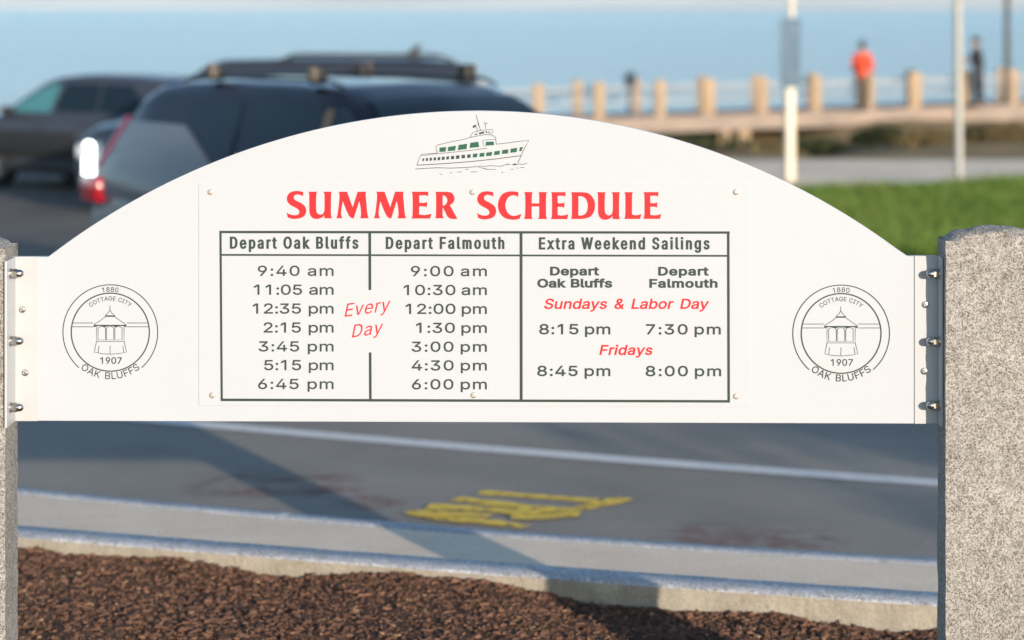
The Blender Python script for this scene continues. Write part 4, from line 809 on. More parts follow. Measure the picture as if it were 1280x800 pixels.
# ---- title, in flared roman capitals drawn as outlines: (x, y, smooth)
TG = {
'S': [[(312,108,0),(308,162,0),(270,146,1),(225,140,1),(192,158,1),(185,188,1),(207,217,1),(260,242,1),(322,285,1),(350,345,1),(335,410,1),(285,450,1),(200,466,1),(150,461,1),(103,445,0),(90,378,0),(130,403,1),(190,415,1),(237,408,1),(258,380,1),(250,348,1),(215,320,1),(140,280,1),(100,235,1),(92,190,1),(110,138,1),(155,104,1),(215,93,1),(265,96,1)]],
'U': [[(378,102,0),(497,102,0),(486,135,1),(482,250,1),(484,345,1),(497,387,1),(530,407,1),(566,400,1),(588,370,1),(594,310,1),(594,150,1),(589,125,1),(577,102,0),(693,102,0),(683,135,1),(680,280,1),(682,420,1),(697,458,0),(592,458,0),(588,415,0),(560,447,1),(490,467,1),(425,445,1),(395,385,1),(391,280,1),(390,140,1)]],
'M': [[(783,102,0),(893,102,0),(970,310,0),(1035,102,0),(1150,102,0),(1143,140,1),(1150,230,1),(1165,390,1),(1183,457,0),(1068,457,0),(1080,410,1),(1075,320,1),(1058,225,0),(982,462,0),(930,435,1),(885,350,1),(838,228,0),(820,330,1),(815,400,1),(830,457,0),(750,457,0),(768,400,1),(790,220,1),(793,140,1)]],
'E': [[(528,102,0),(752,102,0),(748,165,0),(715,151,1),(630,152,0),(630,248,0),(690,250,1),(738,240,0),(730,312,0),(700,299,1),(630,298,0),(630,405,0),(705,412,1),(795,395,0),(775,460,0),(525,460,0),(540,415,1),(543,280,1),(540,140,1)]],
'R': [[(843,104,0),(1000,104,0),(1065,120,1),(1100,182,1),(1085,245,1),(1038,282,0),(1140,465,0),(1062,466,1),(1010,437,1),(975,370,1),(942,308,0),(942,420,1),(962,458,0),(840,458,0),(852,420,1),(855,280,1),(853,140,1)], [(942,152,0),(975,160,1),(1003,205,1),(998,248,1),(972,279,1),(942,288,0)]],
'C': [[(672,105,0),(670,172,0),(635,155,1),(590,150,1),(535,180,1),(502,250,1),(502,310,1),(525,375,1),(580,418,1),(640,420,1),(715,395,0),(690,460,0),(650,471,1),(590,475,1),(500,455,1),(430,395,1),(400,300,1),(412,210,1),(460,133,1),(540,100,1),(610,97,1)]],
'H': [[(748,108,0),(865,108,0),(854,140,1),(850,258,0),(950,258,0),(950,140,1),(938,108,0),(1055,108,0),(1043,150,1),(1040,280,1),(1042,420,1),(1055,467,0),(932,467,0),(948,430,1),(950,300,0),(850,300,0),(850,430,1),(862,467,0),(745,467,0),(760,425,1),(765,290,1),(762,150,1)]],
'D': [[(130,97,0),(255,97,0),(340,112,1),(400,180,1),(415,250,1),(403,325,1),(355,390,1),(270,413,1),(240,414,0),(128,414,0),(140,380,1),(142,250,1),(140,130,1)], [(218,145,0),(262,147,1),(310,182,1),(330,255,1),(316,330,1),(275,368,1),(218,373,0)]],
'L': [[(760,97,0),(865,97,0),(855,130,1),(853,250,1),(853,362,0),(905,369,1),(965,357,0),(950,414,0),(758,414,0),(772,380,1),(775,250,1),(773,130,1)]],
}
def smooth_outline(pts, k=5):
    out, n = [], len(pts)
    for i in range(n):
        p0, p1, p2, p3 = pts[i - 1], pts[i], pts[(i + 1) % n], pts[(i + 2) % n]
        if not p1[2] and not p2[2]:
            out.append(p1[:2]); continue
        a = p0 if p1[2] else p1
        d = p3 if p2[2] else p2
        for j in range(k):
            t = j / k
            f = lambda q0, q1, q2, q3: .5 * (2 * q1 + (q2 - q0) * t + (2 * q0 - 5 * q1 + 4 * q2 - q3) * t * t + (3 * q1 - q0 - 3 * q2 + q3) * t ** 3)
            out.append((f(a[0], p1[0], p2[0], d[0]), f(a[1], p1[1], p2[1], d[1])))
    return out
words = [MB(), MB()]
for ci, (ch, x0, x1, y0, y1) in enumerate((('S', 358.4, 382.8, 238.7, 273.7), ('U', 385.4, 415.3, 239.6, 273.8), ('M', 420.3, 460.9, 239.6, 273.4), ('M', 467.3, 507.7, 239.6, 273.4),
                           ('E', 514.2, 539.5, 239.6, 273.2), ('R', 543.8, 571.9, 239.7, 273.7), ('S', 596.4, 620.2, 239.1, 274.3), ('C', 622.5, 652.0, 239.2, 274.7),
                           ('H', 654.8, 683.9, 240.1, 273.8), ('E', 688.6, 710.5, 240.1, 273.9), ('D', 713.5, 743.8, 240.2, 273.7), ('U', 746.4, 775.4, 240.2, 274.8),
                           ('L', 780.0, 801.8, 240.2, 273.7), ('E', 804.2, 826.6, 240.1, 273.6))):
    b = words[ci > 5]
    ol = [smooth_outline(p) for p in TG[ch]]
    ax = [q[0] for q in TG[ch][0]]; ay = [q[1] for q in TG[ch][0]]
    kx = (x1 - x0) / (max(ax) - min(ax)); ky = (y1 - y0) / (max(ay) - min(ay))
    vs, fs = fill(ol, True)
    h = lift(PT)
    b.add([SP(x0 + (x - min(ax)) * kx, y0 + (y - min(ay)) * ky, h) for x, y in vs], fs)
for b in words: b.build('title_lettering', M['ink_red'], panel, world=True)

# ---- rules of the table
b = MB()
for pts, w in (([(274.2, 290.0), (912.2, 290.7)], 3.0), ([(275.6, 290), (277.2, 500.3)], 2.8), ([(910.3, 290.5), (910.9, 502.5)], 3.2),
               ([(275.8, 499.8), (912.4, 501.7)], 3.2), ([(276, 318.6), (910, 319.8)], 2.3), ([(462.2, 290.3), (462.4, 362.5)], 3.4),
               ([(462.7, 440.5), (463.0, 500.2)], 3.2), ([(651.3, 290.4), (651.5, 500.8)], 3.6)):
    stroke(b, pts, w, PT)
b.build('table_rules', M['ink_green'], panel, world=True)

# ---- lettering of the table, one part per line
def line(name, m, *a, **k):
    b = MB(); put_text(b, *a, base=PT, **k)
    return b.build(name, m, panel, world=True)
for t, x0, x1, y in (("Depart Oak Bluffs", 287.3, 448.2, 311.0), ("Depart Falmouth", 482.2, 630.6, 311.3), ("Extra Weekend Sailings", 673.6, 887.2, 311.9)):
    line('heading_lettering', M['ink_green'], t, x0, x1, y, 15.2, stem=(3.1, 2.6), cond=.70, space=300)
rows = (344.9, 368.5, 392.1, 415.8, 439.4, 462.8, 486.4)
for t, x0, y in zip(("9:40 am", "11:05 am", "12:35 pm", "2:15 pm", "3:45 pm", "5:15 pm", "6:45 pm"), (322.3, 317.6, 316, 329.6, 323.3, 330.2, 322.6), rows):
    line('time_lettering', M['ink_green'], t, x0, 417, y, 12.8, stem=(2.55, 2.0), cond=1.40, space=200)
for t, x0, y in zip(("9:00 am", "10:30 am", "12:00 pm", "1:30 pm", "3:00 pm", "4:30 pm", "6:00 pm"), (513.7, 504.6, 507.2, 520.2, 514.5, 514.7, 515), rows):
    line('time_lettering', M['ink_green'], t, x0, 608.6, y + .4, 12.8, stem=(2.6, 2.05), cond=1.40, space=150)
for t, x0, x1, y in (("8:15 pm", 674, 763, 418.0), ("7:30 pm", 807.3, 901, 418.2), ("8:45 pm", 671.5, 763, 470.2), ("8:00 pm", 807, 901.5, 470.4)):
    line('time_lettering', M['ink_green'], t, x0, x1, y, 13.0, stem=(2.9, 2.25), cond=1.38, space=140)
for t, x0, x1, y in (("Depart", 687.6, 749, 344.4), ("Oak Bluffs", 671.6, 765.4, 359.6), ("Depart", 822.7, 886, 344.6), ("Falmouth", 811.6, 897, 359.8)):
    line('harbour_lettering', M['ink_green'], t, x0, x1, y, 11.0, stem=(3.4, 2.35), cond=1.36, space=230)
line('day_lettering', M['ink_red'], "Every", 430.6, 488.6, 396.2, 16.2, stem=(2.0, 1.85), cond=.92, slant=.21, rot=R(-8.2))
line('day_lettering', M['ink_red'], "Day", 439.8, 479.4, 422.0, 15.8, stem=(2.0, 1.85), cond=.92, slant=.21, rot=R(-8.2))
line('day_lettering', M['ink_red'], "Sundays & Labor Day", 679.6, 887, 386.2, 12.8, stem=(2.65, 2.15), cond=1.17, space=300, slant=.21)
line('day_lettering', M['ink_red'], "Fridays", 749.2, 816.8, 443.8, 12.6, stem=(2.7, 2.2), cond=1.15, slant=.21)

# ---- town seal, drawn twice
def seal(cx, cy, k):
    b = MB()
    def P(x, y): return (cx + x * k, cy + y * k)
    def ring(r, a0, a1, w, n=110):
        full = abs(a1 - a0 - 2 * math.pi) < 1e-6
        m = n if full else n + 1
        stroke(b, [P(r * math.sin(a0 + (a1 - a0) * i / n), -r * math.cos(a0 + (a1 - a0) * i / n)) for i in range(m)], w * k, close=full)
    ring(48.8, 0, 2 * math.pi, 1.55)
    ring(59.2, R(180 + 41.5 - 360), R(180 - 41.5), .85)
    put_arc(b, "OAK BLUFFS", cx, cy, 58.8 * k, 8.4 * k, R(180), R(79), stem=(1.25 * k, 1.2 * k), cond=1.05, space=300, inward=True)
    put_arc(b, "1880", cx, cy, 50.6 * k, 5.8 * k, 0, R(22), stem=(.95 * k, .85 * k))
    put_arc(b, "COTTAGE CITY", cx, cy, 39.6 * k, 5.2 * k, 0, R(76), stem=(.78 * k, .72 * k), space=260)
    put_text(b, "1907", cx - 12.6 * k, cx + 14.4 * k, cy + 39.6 * k, 8.2 * k, stem=(1.45 * k, 1.25 * k), cond=1.05)
    xr = math.sqrt(48.8 ** 2 - 11 ** 2)
    for y, w in ((-11.5, .6), (-6.7, .6)):
        stroke(b, [P(-xr - .4, y), P(-21.2, y)], w); stroke(b, [P(20.8, y), P(xr + .4, y)], w)
    s = .5
    stroke(b, [P(-.5, -33.2), P(-.5, -27.6)], s)
    stroke(b, [P(-.5, -27.6), P(-3, -23.6), P(-6.2, -20.9)], s); stroke(b, [P(-.5, -27.6), P(2.2, -23.6), P(5.4, -20.9)], s)
    area(b, [P(-6.6, -21), P(5.9, -21), P(5.9, -19.2), P(-6.6, -19.2)])
    stroke(b, [P(-6.2, -19.2), P(-13, -14.2), P(-20.6, -9.4)], s); stroke(b, [P(5.6, -19.2), P(12.5, -14.2), P(19.8, -9.4)], s)
    sc = [P(-20.8, -9.2), P(20.2, -9.2), P(20.2, -6.6)]
    for i in range(31):
        t = i / 30
        sc.append(P(19.2 - 38.6 * t, -6.4 - 1.5 * abs(math.sin(t * math.pi * 3))))
    sc.append(P(-20.8, -6.6))
    area(b, sc)
    stroke(b, [P(-17.3, -6.5), P(-17.3, 11.6), P(17.2, 11.6), P(17.2, -6.5)], s)
    for ax, aw in ((-10.6, 4.7), (-.2, 4.6), (10.2, 4.5)):
        stroke(b, [P(ax - aw, 9.6)] + [P(ax - aw * math.cos(t), -4 - 3.2 * math.sin(t)) for t in lin(0, math.pi, 9)] + [P(ax + aw, 9.6)], s, close=True)
    stroke(b, [P(-17.3, 11.6), P(-20, 25.0), P(-10, 27.0), P(0, 27.6), P(11, 26.8), P(20.4, 24.8), P(17.2, 11.6)], s)
    for x0, x1, y1 in ((-14.2, -15.2, 25.8), (-.2, -.4, 27.4), (15.6, 17.0, 25.2)):
        stroke(b, [P(x0, 17), P(x1, y1)], .45)
    return b.build('town_seal', M['ink_green'], board, world=True)
seal(137.9, 415.2, 1.0)
seal(1051.5, 416.8, 1.021)

# ---- ferry drawing above the title
def zs(x, y): return (x / 7.111 + 500, y / 7.111 + 135)
b = MB()
for q in ([(352, 352), (411, 347), (405, 388), (350, 390)], [(428, 346), (498, 335), (490, 378), (424, 383)], [(522, 328), (598, 317), (592, 365), (514, 374)],
          [(626, 309), (696, 300), (704, 347), (618, 355)], [(764, 300), (833, 298), (836, 330), (762, 334)],
          [(650, 407), (690, 403), (684, 438), (646, 440)], [(709, 402), (751, 397), (748, 431), (706, 434)], [(768, 396), (820, 390), (814, 424), (766, 428)],
          [(840, 385), (889, 378), (884, 414), (835, 419)], [(910, 374), (964, 367), (960, 404), (905, 409)], [(984, 362), (1042, 354), (1036, 392), (981, 398)], [(1066, 350), (1093, 345), (1081, 382), (1060, 384)]):
    area(b, [zs(*p) for p in q])
b.build('ferry_windows', M['glass_green'], board, world=True)
b = MB()
for x0, w, y0, h in ((199, 14, 449, 24), (229, 19, 446, 25), (263, 20, 443, 26), (298, 21, 440, 27), (334, 22, 438, 27), (371, 25, 434, 28), (411, 24, 431, 28), (452, 28, 427, 29), (497, 30, 422, 31), (546, 31, 417, 31), (596, 31, 413, 31)):
    area(b, [zs(x0 + 2, y0), zs(x0 + w + 2, y0 - 2), zs(x0 + w, y0 + h - 2), zs(x0, y0 + h)])
b.build('ferry_porthole_row', M['ink_green'], board, world=True)
b = MB()
for q in ([(645, 160), (678, 146), (676, 165), (650, 180)], [(664, 232), (690, 225), (688, 236), (662, 242)], [(702, 219), (750, 207), (746, 226), (702, 234)], [(760, 207), (774, 206), (778, 222), (766, 224)], [(784, 207), (795, 208), (797, 226), (790, 226)]):
    area(b, [zs(*p) for p in q])
b.build('wheelhouse_marks', M['ink_green'], board, world=True)
for q in ([(930, 505), (955, 494), (990, 508), (1020, 491), (1052, 503), (1010, 509), (960, 504)], [(735, 535), (760, 537), (790, 549), (760, 545)], [(495, 570), (530, 566), (560, 567), (530, 572)], [(620, 566), (690, 564), (680, 569), (640, 570)], [(904, 570), (912, 565), (917, 573), (909, 578)]):
    b = MB(); area(b, [zs(*p) for p in q]); b.build('wave_mark', M['ink_green'], board, world=True)
b = MB()
for pts, w in (([(148, 508), (300, 500), (480, 488), (640, 475), (840, 454), (1075, 424)], .75), ([(150, 504), (182, 424), (330, 406), (480, 392), (640, 375), (772, 357)], .5), ([(182, 412), (330, 400)], .4),
               ([(332, 402), (318, 342), (340, 327), (450, 302), (560, 280), (640, 258), (700, 246), (760, 236), (820, 240), (850, 262), (856, 322)], .5), ([(732, 300), (742, 285), (852, 280)], .4), ([(734, 300), (748, 340), (772, 334)], .35),
               ([(624, 258), (650, 215), (740, 196), (822, 190), (826, 214), (800, 232)], .45), ([(856, 322), (960, 310), (1060, 296), (1148, 287), (1110, 350), (1078, 420), (1046, 492)], .55),
               ([(678, 62), (690, 110), (716, 198)], .5), ([(670, 150), (692, 208)], .4), ([(690, 130), (700, 160)], .4), ([(762, 186), (758, 140)], .4), ([(744, 130), (776, 140)], .6),
               ([(134, 543), (230, 536), (330, 531), (450, 534), (560, 530), (680, 521)], .6), ([(680, 520), (720, 514), (745, 522), (800, 512), (850, 515), (900, 518), (935, 504)], .5), ([(1050, 496), (1090, 502), (1130, 492)], .5),
               ([(700, 524), (770, 546), (850, 545)], .45), ([(350, 585), (375, 592)], .5), ([(585, 545), (605, 545)], .6), ([(985, 548), (1010, 542)], .5), ([(1032, 534), (1052, 532)], .5), ([(1070, 528), (1105, 530)], .5), ([(440, 577), (465, 574)], .4)):
    stroke(b, [zs(*p) for p in pts], w)
b.build('ferry_outline', M['ink_grey'], board, world=True)

# ---- screws of the panel
def screw(parent, x, y, off, r=.0062, m=None):
    p = SP(x, y, off)
    q = PN.to_track_quat('Z', 'Y').to_matrix().to_4x4()
    b = MB()
    b.lathe([(r, -.0004), (r, .0012), (r * .82, .0030), (r * .45, .0036), (r * .42, .0022), (.0002, .0022)], Matrix.Translation(p) @ q, 18)
    return b.build('screw', m or M['screw'], parent, world=True, smooth=40)
for x, y in ((263.3, 240), (591, 240), (920.3, 240), (265.5, 494), (592.3, 494), (920.3, 495.3)):
    screw(panel, x, y, PT)

# ---- brackets: angle irons, one leg on the board, one on the post, with bolts
def bracket(side):
    b = MB()
    t = .0028
    if side > 0:
        q = [(1143.2, 529.8), (1177.5, 529.8), (1177.5, 319.8), (1143.2, 319.8)]; xf = PRX - .0006; dpt = .040
    else:
        q = [(14.5, 526.5), (47.4, 526.5), (47.4, 320.8), (14.5, 320.8)]; xf = PLX + .0006; dpt = .094
    bm = bmesh.new()
    f = bm.faces.new([bm.verts.new(SP(x, y, t)) for x, y in q])
    ex = bmesh.ops.extrude_face_region(bm, geom=[f])
    bmesh.ops.translate(bm, verts=[v for v in ex['geom'] if isinstance(v, bmesh.types.BMVert)], vec=-PN * (t - .0002))
    bmesh.ops.recalc_face_normals(bm, faces=bm.faces)
    bmesh.ops.bevel(bm, geom=bm.edges[:], offset=.0008, segments=2, affect='EDGES', profile=.5)
    b.bm(bm)
    yb = SP((1177 if side > 0 else 15), 400, t).y
    zt, zb = SP(q[2][0], q[2][1]).z, SP(q[0][0], q[0][1]).z
    b.box((xf - side * .0025, yb - dpt / 2 + .002, (zt + zb) / 2), (.005, dpt, zt - zb - .001), bev=.0009)
    br = b.build('bracket', M['bracket'], sign, world=True)
    for x, y in (((1156.6, 380.8), (1155.2, 464)) if side > 0 else ((28, 387), (31.5, 466))):
        screw(br, x, y, t, .0072, M['steel'])
    for y, tilt in (((342.3, .02), (427, -.05), (506.8, .03)) if side > 0 else ((342, .03), (426.3, -.02), (509.3, -.04))):
        depth = .022 if side > 0 else .055
        xx = xf - side * .005
        yy = yb - depth
        z = CAMZ - (y - YH) / F * yy
        m = Matrix.Translation((xx, yy, z)) @ Matrix.Rotation(tilt, 4, 'Z') @ Matrix.Rotation(-side * math.pi / 2, 4, 'Y')
        n = MB()
        n.lathe([(.0118, -.001), (.0118, .0020), (.0108, .0024)], m, 24)                    # washer
        n.lathe([(.0092, .0022), (.0098, .0032), (.0098, .0128), (.0090, .0138)], m, 6)       # hexagon
        n.lathe([(.0084, .0136), (.0084, .0185), (.0074, .0225), (.0052, .0256), (.0026, .0272), (.0003, .0276)], m, 20)
        n.build('nut', M['steel'], br, world=True, smooth=32)
bracket(1); bracket(-1)
# ------------------------------------------------------------------ cars
def wheel(root, x, y, r, w):
    side = 1 if y > 0 else -1
    m = Matrix.Translation((x, y, r)) @ Matrix.Rotation(-side * math.pi / 2, 4, 'X')
    h = link('wheel', None, root, (0, 0, 0))
    b = MB()
    b.lathe([(r * .66, -w * .5), (r * .94, -w * .5), (r, -w * .36), (r, w * .36), (r * .94, w * .5), (r * .66, w * .5), (r * .64, w * .40), (r * .64, -w * .40)], m, 36)
    b.build('tyre', M['rubber'], h, smooth=40)
    b = MB()
    b.lathe([(r * .655, w * .10), (r * .655, w * .44), (r * .60, w * .47), (r * .58, w * .20)], m, 36)
    for k in range(5):
        a = 2 * math.pi * k / 5
        q = m @ Matrix.Rotation(a, 4, 'Z')
        b.add([q @ Vector(p) for p in ((.02, -.05, w * .38), (.02, .05, w * .38), (r * .60, .035, w * .43), (r * .60, -.035, w * .43), (.02, -.05, w * .2), (.02, .05, w * .2), (r * .60, .035, w * .3), (r * .60, -.035, w * .3))],
              [(0, 1, 2, 3), (7, 6, 5, 4), (0, 4, 5, 1), (1, 5, 6, 2), (2, 6, 7, 3), (3, 7, 4, 0)])
    b.lathe([(.07, w * .2), (.07, w * .42), (.04, w * .45)], m, 16)
    b.build('rim', M['rim'], h, smooth=35)

class Car:
    def __init__(s, name, label, cat, loc, rz, L, Wd, top, roof, H, paint, wheels, r, group=None, green=None, clear=.24, tum=.20, taper=.26, inset=.10):
        s.root = thing(name, label, cat, loc, rz, group)
        s.L, s.Wd, s.top, s.roof, s.H, s.tum, s.taper, s.inset = L, Wd, top, roof, H, tum, taper, inset
        xs = sorted(set([round(v, 3) for v in lin(-L / 2, L / 2, 44)] + [round(w + d, 3) for w in wheels for d in (-r - .09, -r - .05, -r * .8, -r * .5, 0, r * .5, r * .8, r + .05, r + .09)]))
        xs = [x for x in xs if -L / 2 <= x <= L / 2]
        b = MB(); rings = []
        for x in xs:
            hw = s.hw(x); t = interp(top, x)
            endf = 1 - .10 * sstep(L / 2 - .25, L / 2, abs(x))
            zc = clear + .10 * sstep(L / 2 - .5, L / 2, abs(x))
            za = zc
            for w in wheels:
                if abs(x - w) < r + .06: za = max(za, r + math.sqrt((r + .06) ** 2 - (x - w) ** 2))
            half = [(0, zc), (hw - .30, zc), (hw - .28, max(zc, za - .01)), (hw - .03, za), (hw - .005, max(za + .03, .42)), (hw, max(za + .06, .62)), (hw - .012, max(za + .09, t - .22)), (hw - .035, t - .10), (hw - .07, t - .02), (hw - .14, t), (0, t + .025)]
            half = [(y, z) for y, z in half]
            ring = [(x, y, z) for y, z in half] + [(x, -y, z) for y, z in half[-2:0:-1]]
            rings.append(ring)
        n = len(rings[0])
        vs = [p for rg in rings for p in rg]
        fs = [(i * n + j, i * n + (j + 1) % n, (i + 1) * n + (j + 1) % n, (i + 1) * n + j) for i in range(len(rings) - 1) for j in range(n)]
        fs += [tuple(range(n)), tuple((len(rings) - 1) * n + j for j in range(n))[::-1]]
        b.add(vs, fs)
        s.body = b.build('body', paint, s.root, smooth=38)
        # cabin
        b = MB(); rings = []
        x0, x1 = roof[0][0], roof[-1][0]
        for x in lin(x0, x1, 40):
            zr = interp(roof, x); zb = interp(top, x) - .04
            yt = s.yw(x, zr)
            half = [(s.yw(x, zb), zb), (s.yw(x, zr - .09), max(zb + .005, zr - .09)), (yt - .015, zr - .035), (yt - .07, zr - .004), (yt - .25, zr + .015), (0, zr + .03)]
            rings.append([(x, y, z) for y, z in half] + [(x, -y, z) for y, z in half[-2::-1]])
        n = len(rings[0])
        vs = [p for rg in rings for p in rg]
        fs = [(i * n + j, i * n + j + 1, (i + 1) * n + j + 1, (i + 1) * n + j) for i in range(len(rings) - 1) for j in range(n - 1)]
        fs += [tuple(range(n)), tuple((len(rings) - 1) * n + j for j in range(n))[::-1]]
        b.add(vs, fs)
        s.cabin = b.build('roof', green or paint, s.root, smooth=50)
        for w in wheels:
            for sd in (1, -1): wheel(s.root, w, sd * (Wd / 2 - .13), r, .24)
    def hw(s, x):
        e = sstep(s.L / 2 - .75, s.L / 2, abs(x))
        return s.Wd / 2 - s.taper * e * e
    def yw(s, x, z):
        t = interp(s.top, x)
        return s.hw(x) - s.inset - s.tum * max(0, z - t) / (s.H - t)
    def patch(s, name, m, poly, side, off=.006, parent=None, lamp=None):
        """a pane that follows the cabin side; poly in the side view: (x, z) points"""
        b = MB()
        cxm = sum(p[0] for p in poly) / len(poly); czm = sum(p[1] for p in poly) / len(poly)
        vs = []
        for k in (1.0, .5):
            for x, z in poly:
                x, z = cxm + (x - cxm) * k, czm + (z - czm) * k
                vs.append((x, side * (s.yw(x, z) + off), z))
        n = len(poly)
        fs = [(i, (i + 1) % n, n + (i + 1) % n, n + i) for i in range(n)] + [tuple(range(n, 2 * n))]
        b.add(vs, fs)
        # a rim so that the pane has thickness
        k = len(b.v)
        b.add([(x, side * (s.yw(x, z) - .01), z) for x, z in poly], [])
        for i in range(n):
            b.f.append((i, (i + 1) % n, k + (i + 1) % n, k + i)); b.mi.append(0)
        return b.build(name, m, parent or s.root, smooth=30)
    def screen(s, name, m, xa, xb, inset=.12, off=.008):
        b = MB(); xs = lin(xa, xb, 8); vs = []
        for x in xs:
            zr = interp(s.roof, x); yt = s.yw(x, zr) - inset
            for k in lin(-1, 1, 8):
                y = yt * k
                zz_ = zr + .015 + .015 * (1 - abs(k)) if abs(y) < s.yw(x, zr) - .25 else zr + .012
                vs.append((x, y, zz_ + off))
        b.add(vs, [(j * 9 + i, j * 9 + i + 1, (j + 1) * 9 + i + 1, (j + 1) * 9 + i) for j in range(8) for i in range(8)])
        return b.build(name, m, s.root, smooth=60)
    def box(s, name, m, c, d, rz=0, bev=.02, parent=None, ry=0):
        b = MB(); b.box(c, d, rz, bev, 0, ry)
        return b.build(name, m, parent or s.root, smooth=40)

def mirrors(c, x, z, m):
    for sd in (1, -1):
        b = MB()
        b.box((x, sd * (c.hw(x) + .06), z), (.10, .20, .15), 0, .035)
        b.box((x + .01, sd * (c.hw(x) - .06), z - .05), (.05, .16, .03), 0, .008)
        b.build('mirror', m, c.root, smooth=40)

# dark sport utility car in front, nose turned towards the viewer, floating dark roof over grey flanks
c = Car('parked_car', 'dark sport utility car with crossbars on its roof, parked right behind the sign', 'car', (-.83, 16.6, .385), R(-50), 4.65, 1.88,
        [(-2.33, .98), (-2.2, 1.06), (-1.9, 1.09), (.9, 1.03), (1.4, 1.0), (2.1, .90), (2.33, .72)],
        [(-2.24, 1.07), (-2.13, 1.20), (-1.90, 1.48), (-1.78, 1.65), (-1.64, 1.71), (-1.1, 1.735), (-.3, 1.74), (.35, 1.72), (.66, 1.62), (1.20, 1.28), (1.5, 1.03)],
        1.74, M['paint_grey'], (-1.42, 1.42), .36, green=M['black_gloss'], taper=.13, inset=.0, tum=.27)
for sd in (1, -1):
    c.patch('quarter_panel', M['paint_grey'], [(-2.24, .84), (-2.22, 1.05), (-2.08, 1.18), (-1.84, 1.46), (-1.14, 1.45), (-.66, 1.20), (-.44, .84)], sd, .012)
    c.patch('window', M['glass'], [(-.52, 1.15), (-.66, 1.23), (-1.10, 1.49), (-1.02, 1.60), (-.55, 1.62), (-.50, 1.2)], sd, .008)
    c.patch('window', M['glass'], [(-.42, 1.10), (-.46, 1.62), (.36, 1.62), (.38, 1.10)], sd, .008)
    c.patch('window', M['glass'], [(.50, 1.10), (.48, 1.62), (.62, 1.58), (1.16, 1.22), (1.18, 1.10)], sd, .008)
    c.patch('door_pillar', M['tan'] if sd < 0 else M['black_trim'], [(.40, 1.10), (.38, 1.60), (.455, 1.60), (.475, 1.10)], sd, .010)
    for xx in (-1.18, -.02, ): pass
    # roof rails and tail lamps
    b = MB(); b.tube([(-1.45, sd * .60, 1.735), (-1.3, sd * .61, 1.77), (.25, sd * .62, 1.77), (.4, sd * .61, 1.73)], .011, 8)
    b.build('roof_rail', M['black_trim'], c.root, smooth=50)
    b = MB(); b.box((-2.18, sd * .865, .975), (.36, .10, .18), sd * .20, .035)
    b.build('tail_lamp', M['lamp_red'], c.root, smooth=40)
    b = MB(); b.tube([(-2.18, sd * .815, 1.13), (-2.04, sd * .79, 1.29), (-1.89, sd * .75, 1.475)], .028, 8)
    b.build('lamp_strip', M['lamp_strip'], c.root, smooth=50)
    b = MB(); b.box((2.14, sd * .66, .80), (.22, .32, .12), sd * -.5, .03)
    b.build('headlight', M['lamp_clear'], c.root, smooth=40)
for x in (-1.05, .10):
    b = MB()
    b.box((x, 0, 1.842), (.06, 1.26, .014), 0, .005)
    bar = b.build('crossbar', M['black_trim'], c.root, smooth=40)
    for sd in (1, -1):
        b = MB(); b.box((x, sd * .60, 1.80), (.11, .085, .11), 0, .018)
        b.build('bar_foot', M['black_trim'], bar, smooth=40)
        b = MB(); b.box((x + .006, sd * .645, 1.81), (.075, .035, .09), 0, .010)
        b.build('end_cap', M['tan'], bar, smooth=40)
c.screen('windshield', M['glass'], .58, 1.40)
c.screen('rear_window', M['glass'], -2.05, -1.66)
mirrors(c, 1.14, 1.08, M['paint_grey'])
for sd in (1, -1):
    for x in (-.35, .62):
        c.box('door_handle', M['paint_grey'], (x, sd * (c.hw(x) - .01), .93), (.20, .03, .03), 0, .01)

# big black one behind, facing left, one daytime lamp lit
c = Car('parked_car', 'big black sport utility car facing left behind the nearer dark car, headlight glaring', 'car', (-2.88, 33.0, 0.0), R(180 + 4), 5.26, 1.98,
        [(-2.63, 1.02), (-2.5, 1.14), (1.2, 1.16), (1.5, 1.19), (2.1, 1.17), (2.45, 1.10), (2.63, .90)],
        [(-2.55, 1.17), (-2.50, 1.40), (-2.38, 1.78), (-2.20, 1.91), (-1.7, 1.955), (-.2, 1.965), (.80, 1.95), (1.0, 1.89), (1.42, 1.55), (1.74, 1.18)],
        1.96, M['paint_black'], (-1.62, 1.60), .40, tum=.22)
for sd in (1, -1):
    c.patch('window', M['glass'], [(-2.26, 1.24), (-2.16, 1.76), (-1.42, 1.80), (-1.42, 1.24)], sd)
    c.patch('window', M['glass'], [(-1.30, 1.24), (-1.30, 1.80), (-.50, 1.81), (-.46, 1.24)], sd)
    c.patch('window', M['glass'], [(-.36, 1.24), (-.40, 1.81), (.76, 1.78), (1.30, 1.36), (1.32, 1.24)], sd)
    b = MB(); b.tube([(-2.1, sd * .62, 1.94), (-1.95, sd * .63, 2.0), (-.1, sd * .63, 2.01), (.12, sd * .62, 1.95)], .02, 8)
    b.build('roof_rail', M['black_trim'], c.root, smooth=50)
    b = MB(); b.box((2.47, sd * .74, .83), (.20, .36, .17), sd * -.45, .03)
    hl = b.build('headlight', M['lamp_clear'], c.root, smooth=40)
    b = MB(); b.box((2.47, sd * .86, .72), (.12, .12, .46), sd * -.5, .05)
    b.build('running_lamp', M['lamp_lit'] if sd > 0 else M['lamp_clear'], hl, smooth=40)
    b = MB(); b.box((-2.56, sd * .80, .98), (.10, .14, .34), 0, .03)
    b.build('tail_lamp', M['lamp_red'], c.root, smooth=40)
c.screen('windshield', M['glass'], 1.04, 1.66)
c.screen('rear_window', M['glass'], -2.49, -2.40)
b = MB(); b.box((2.60, 0, .84), (.06, 1.10, .26), 0, .02)
for k in range(4): b.box((2.635, 0, .76 + .055 * k), (.02, 1.0, .018), 0, .005)
b.build('grille', M['black_trim'], c.root, smooth=40)
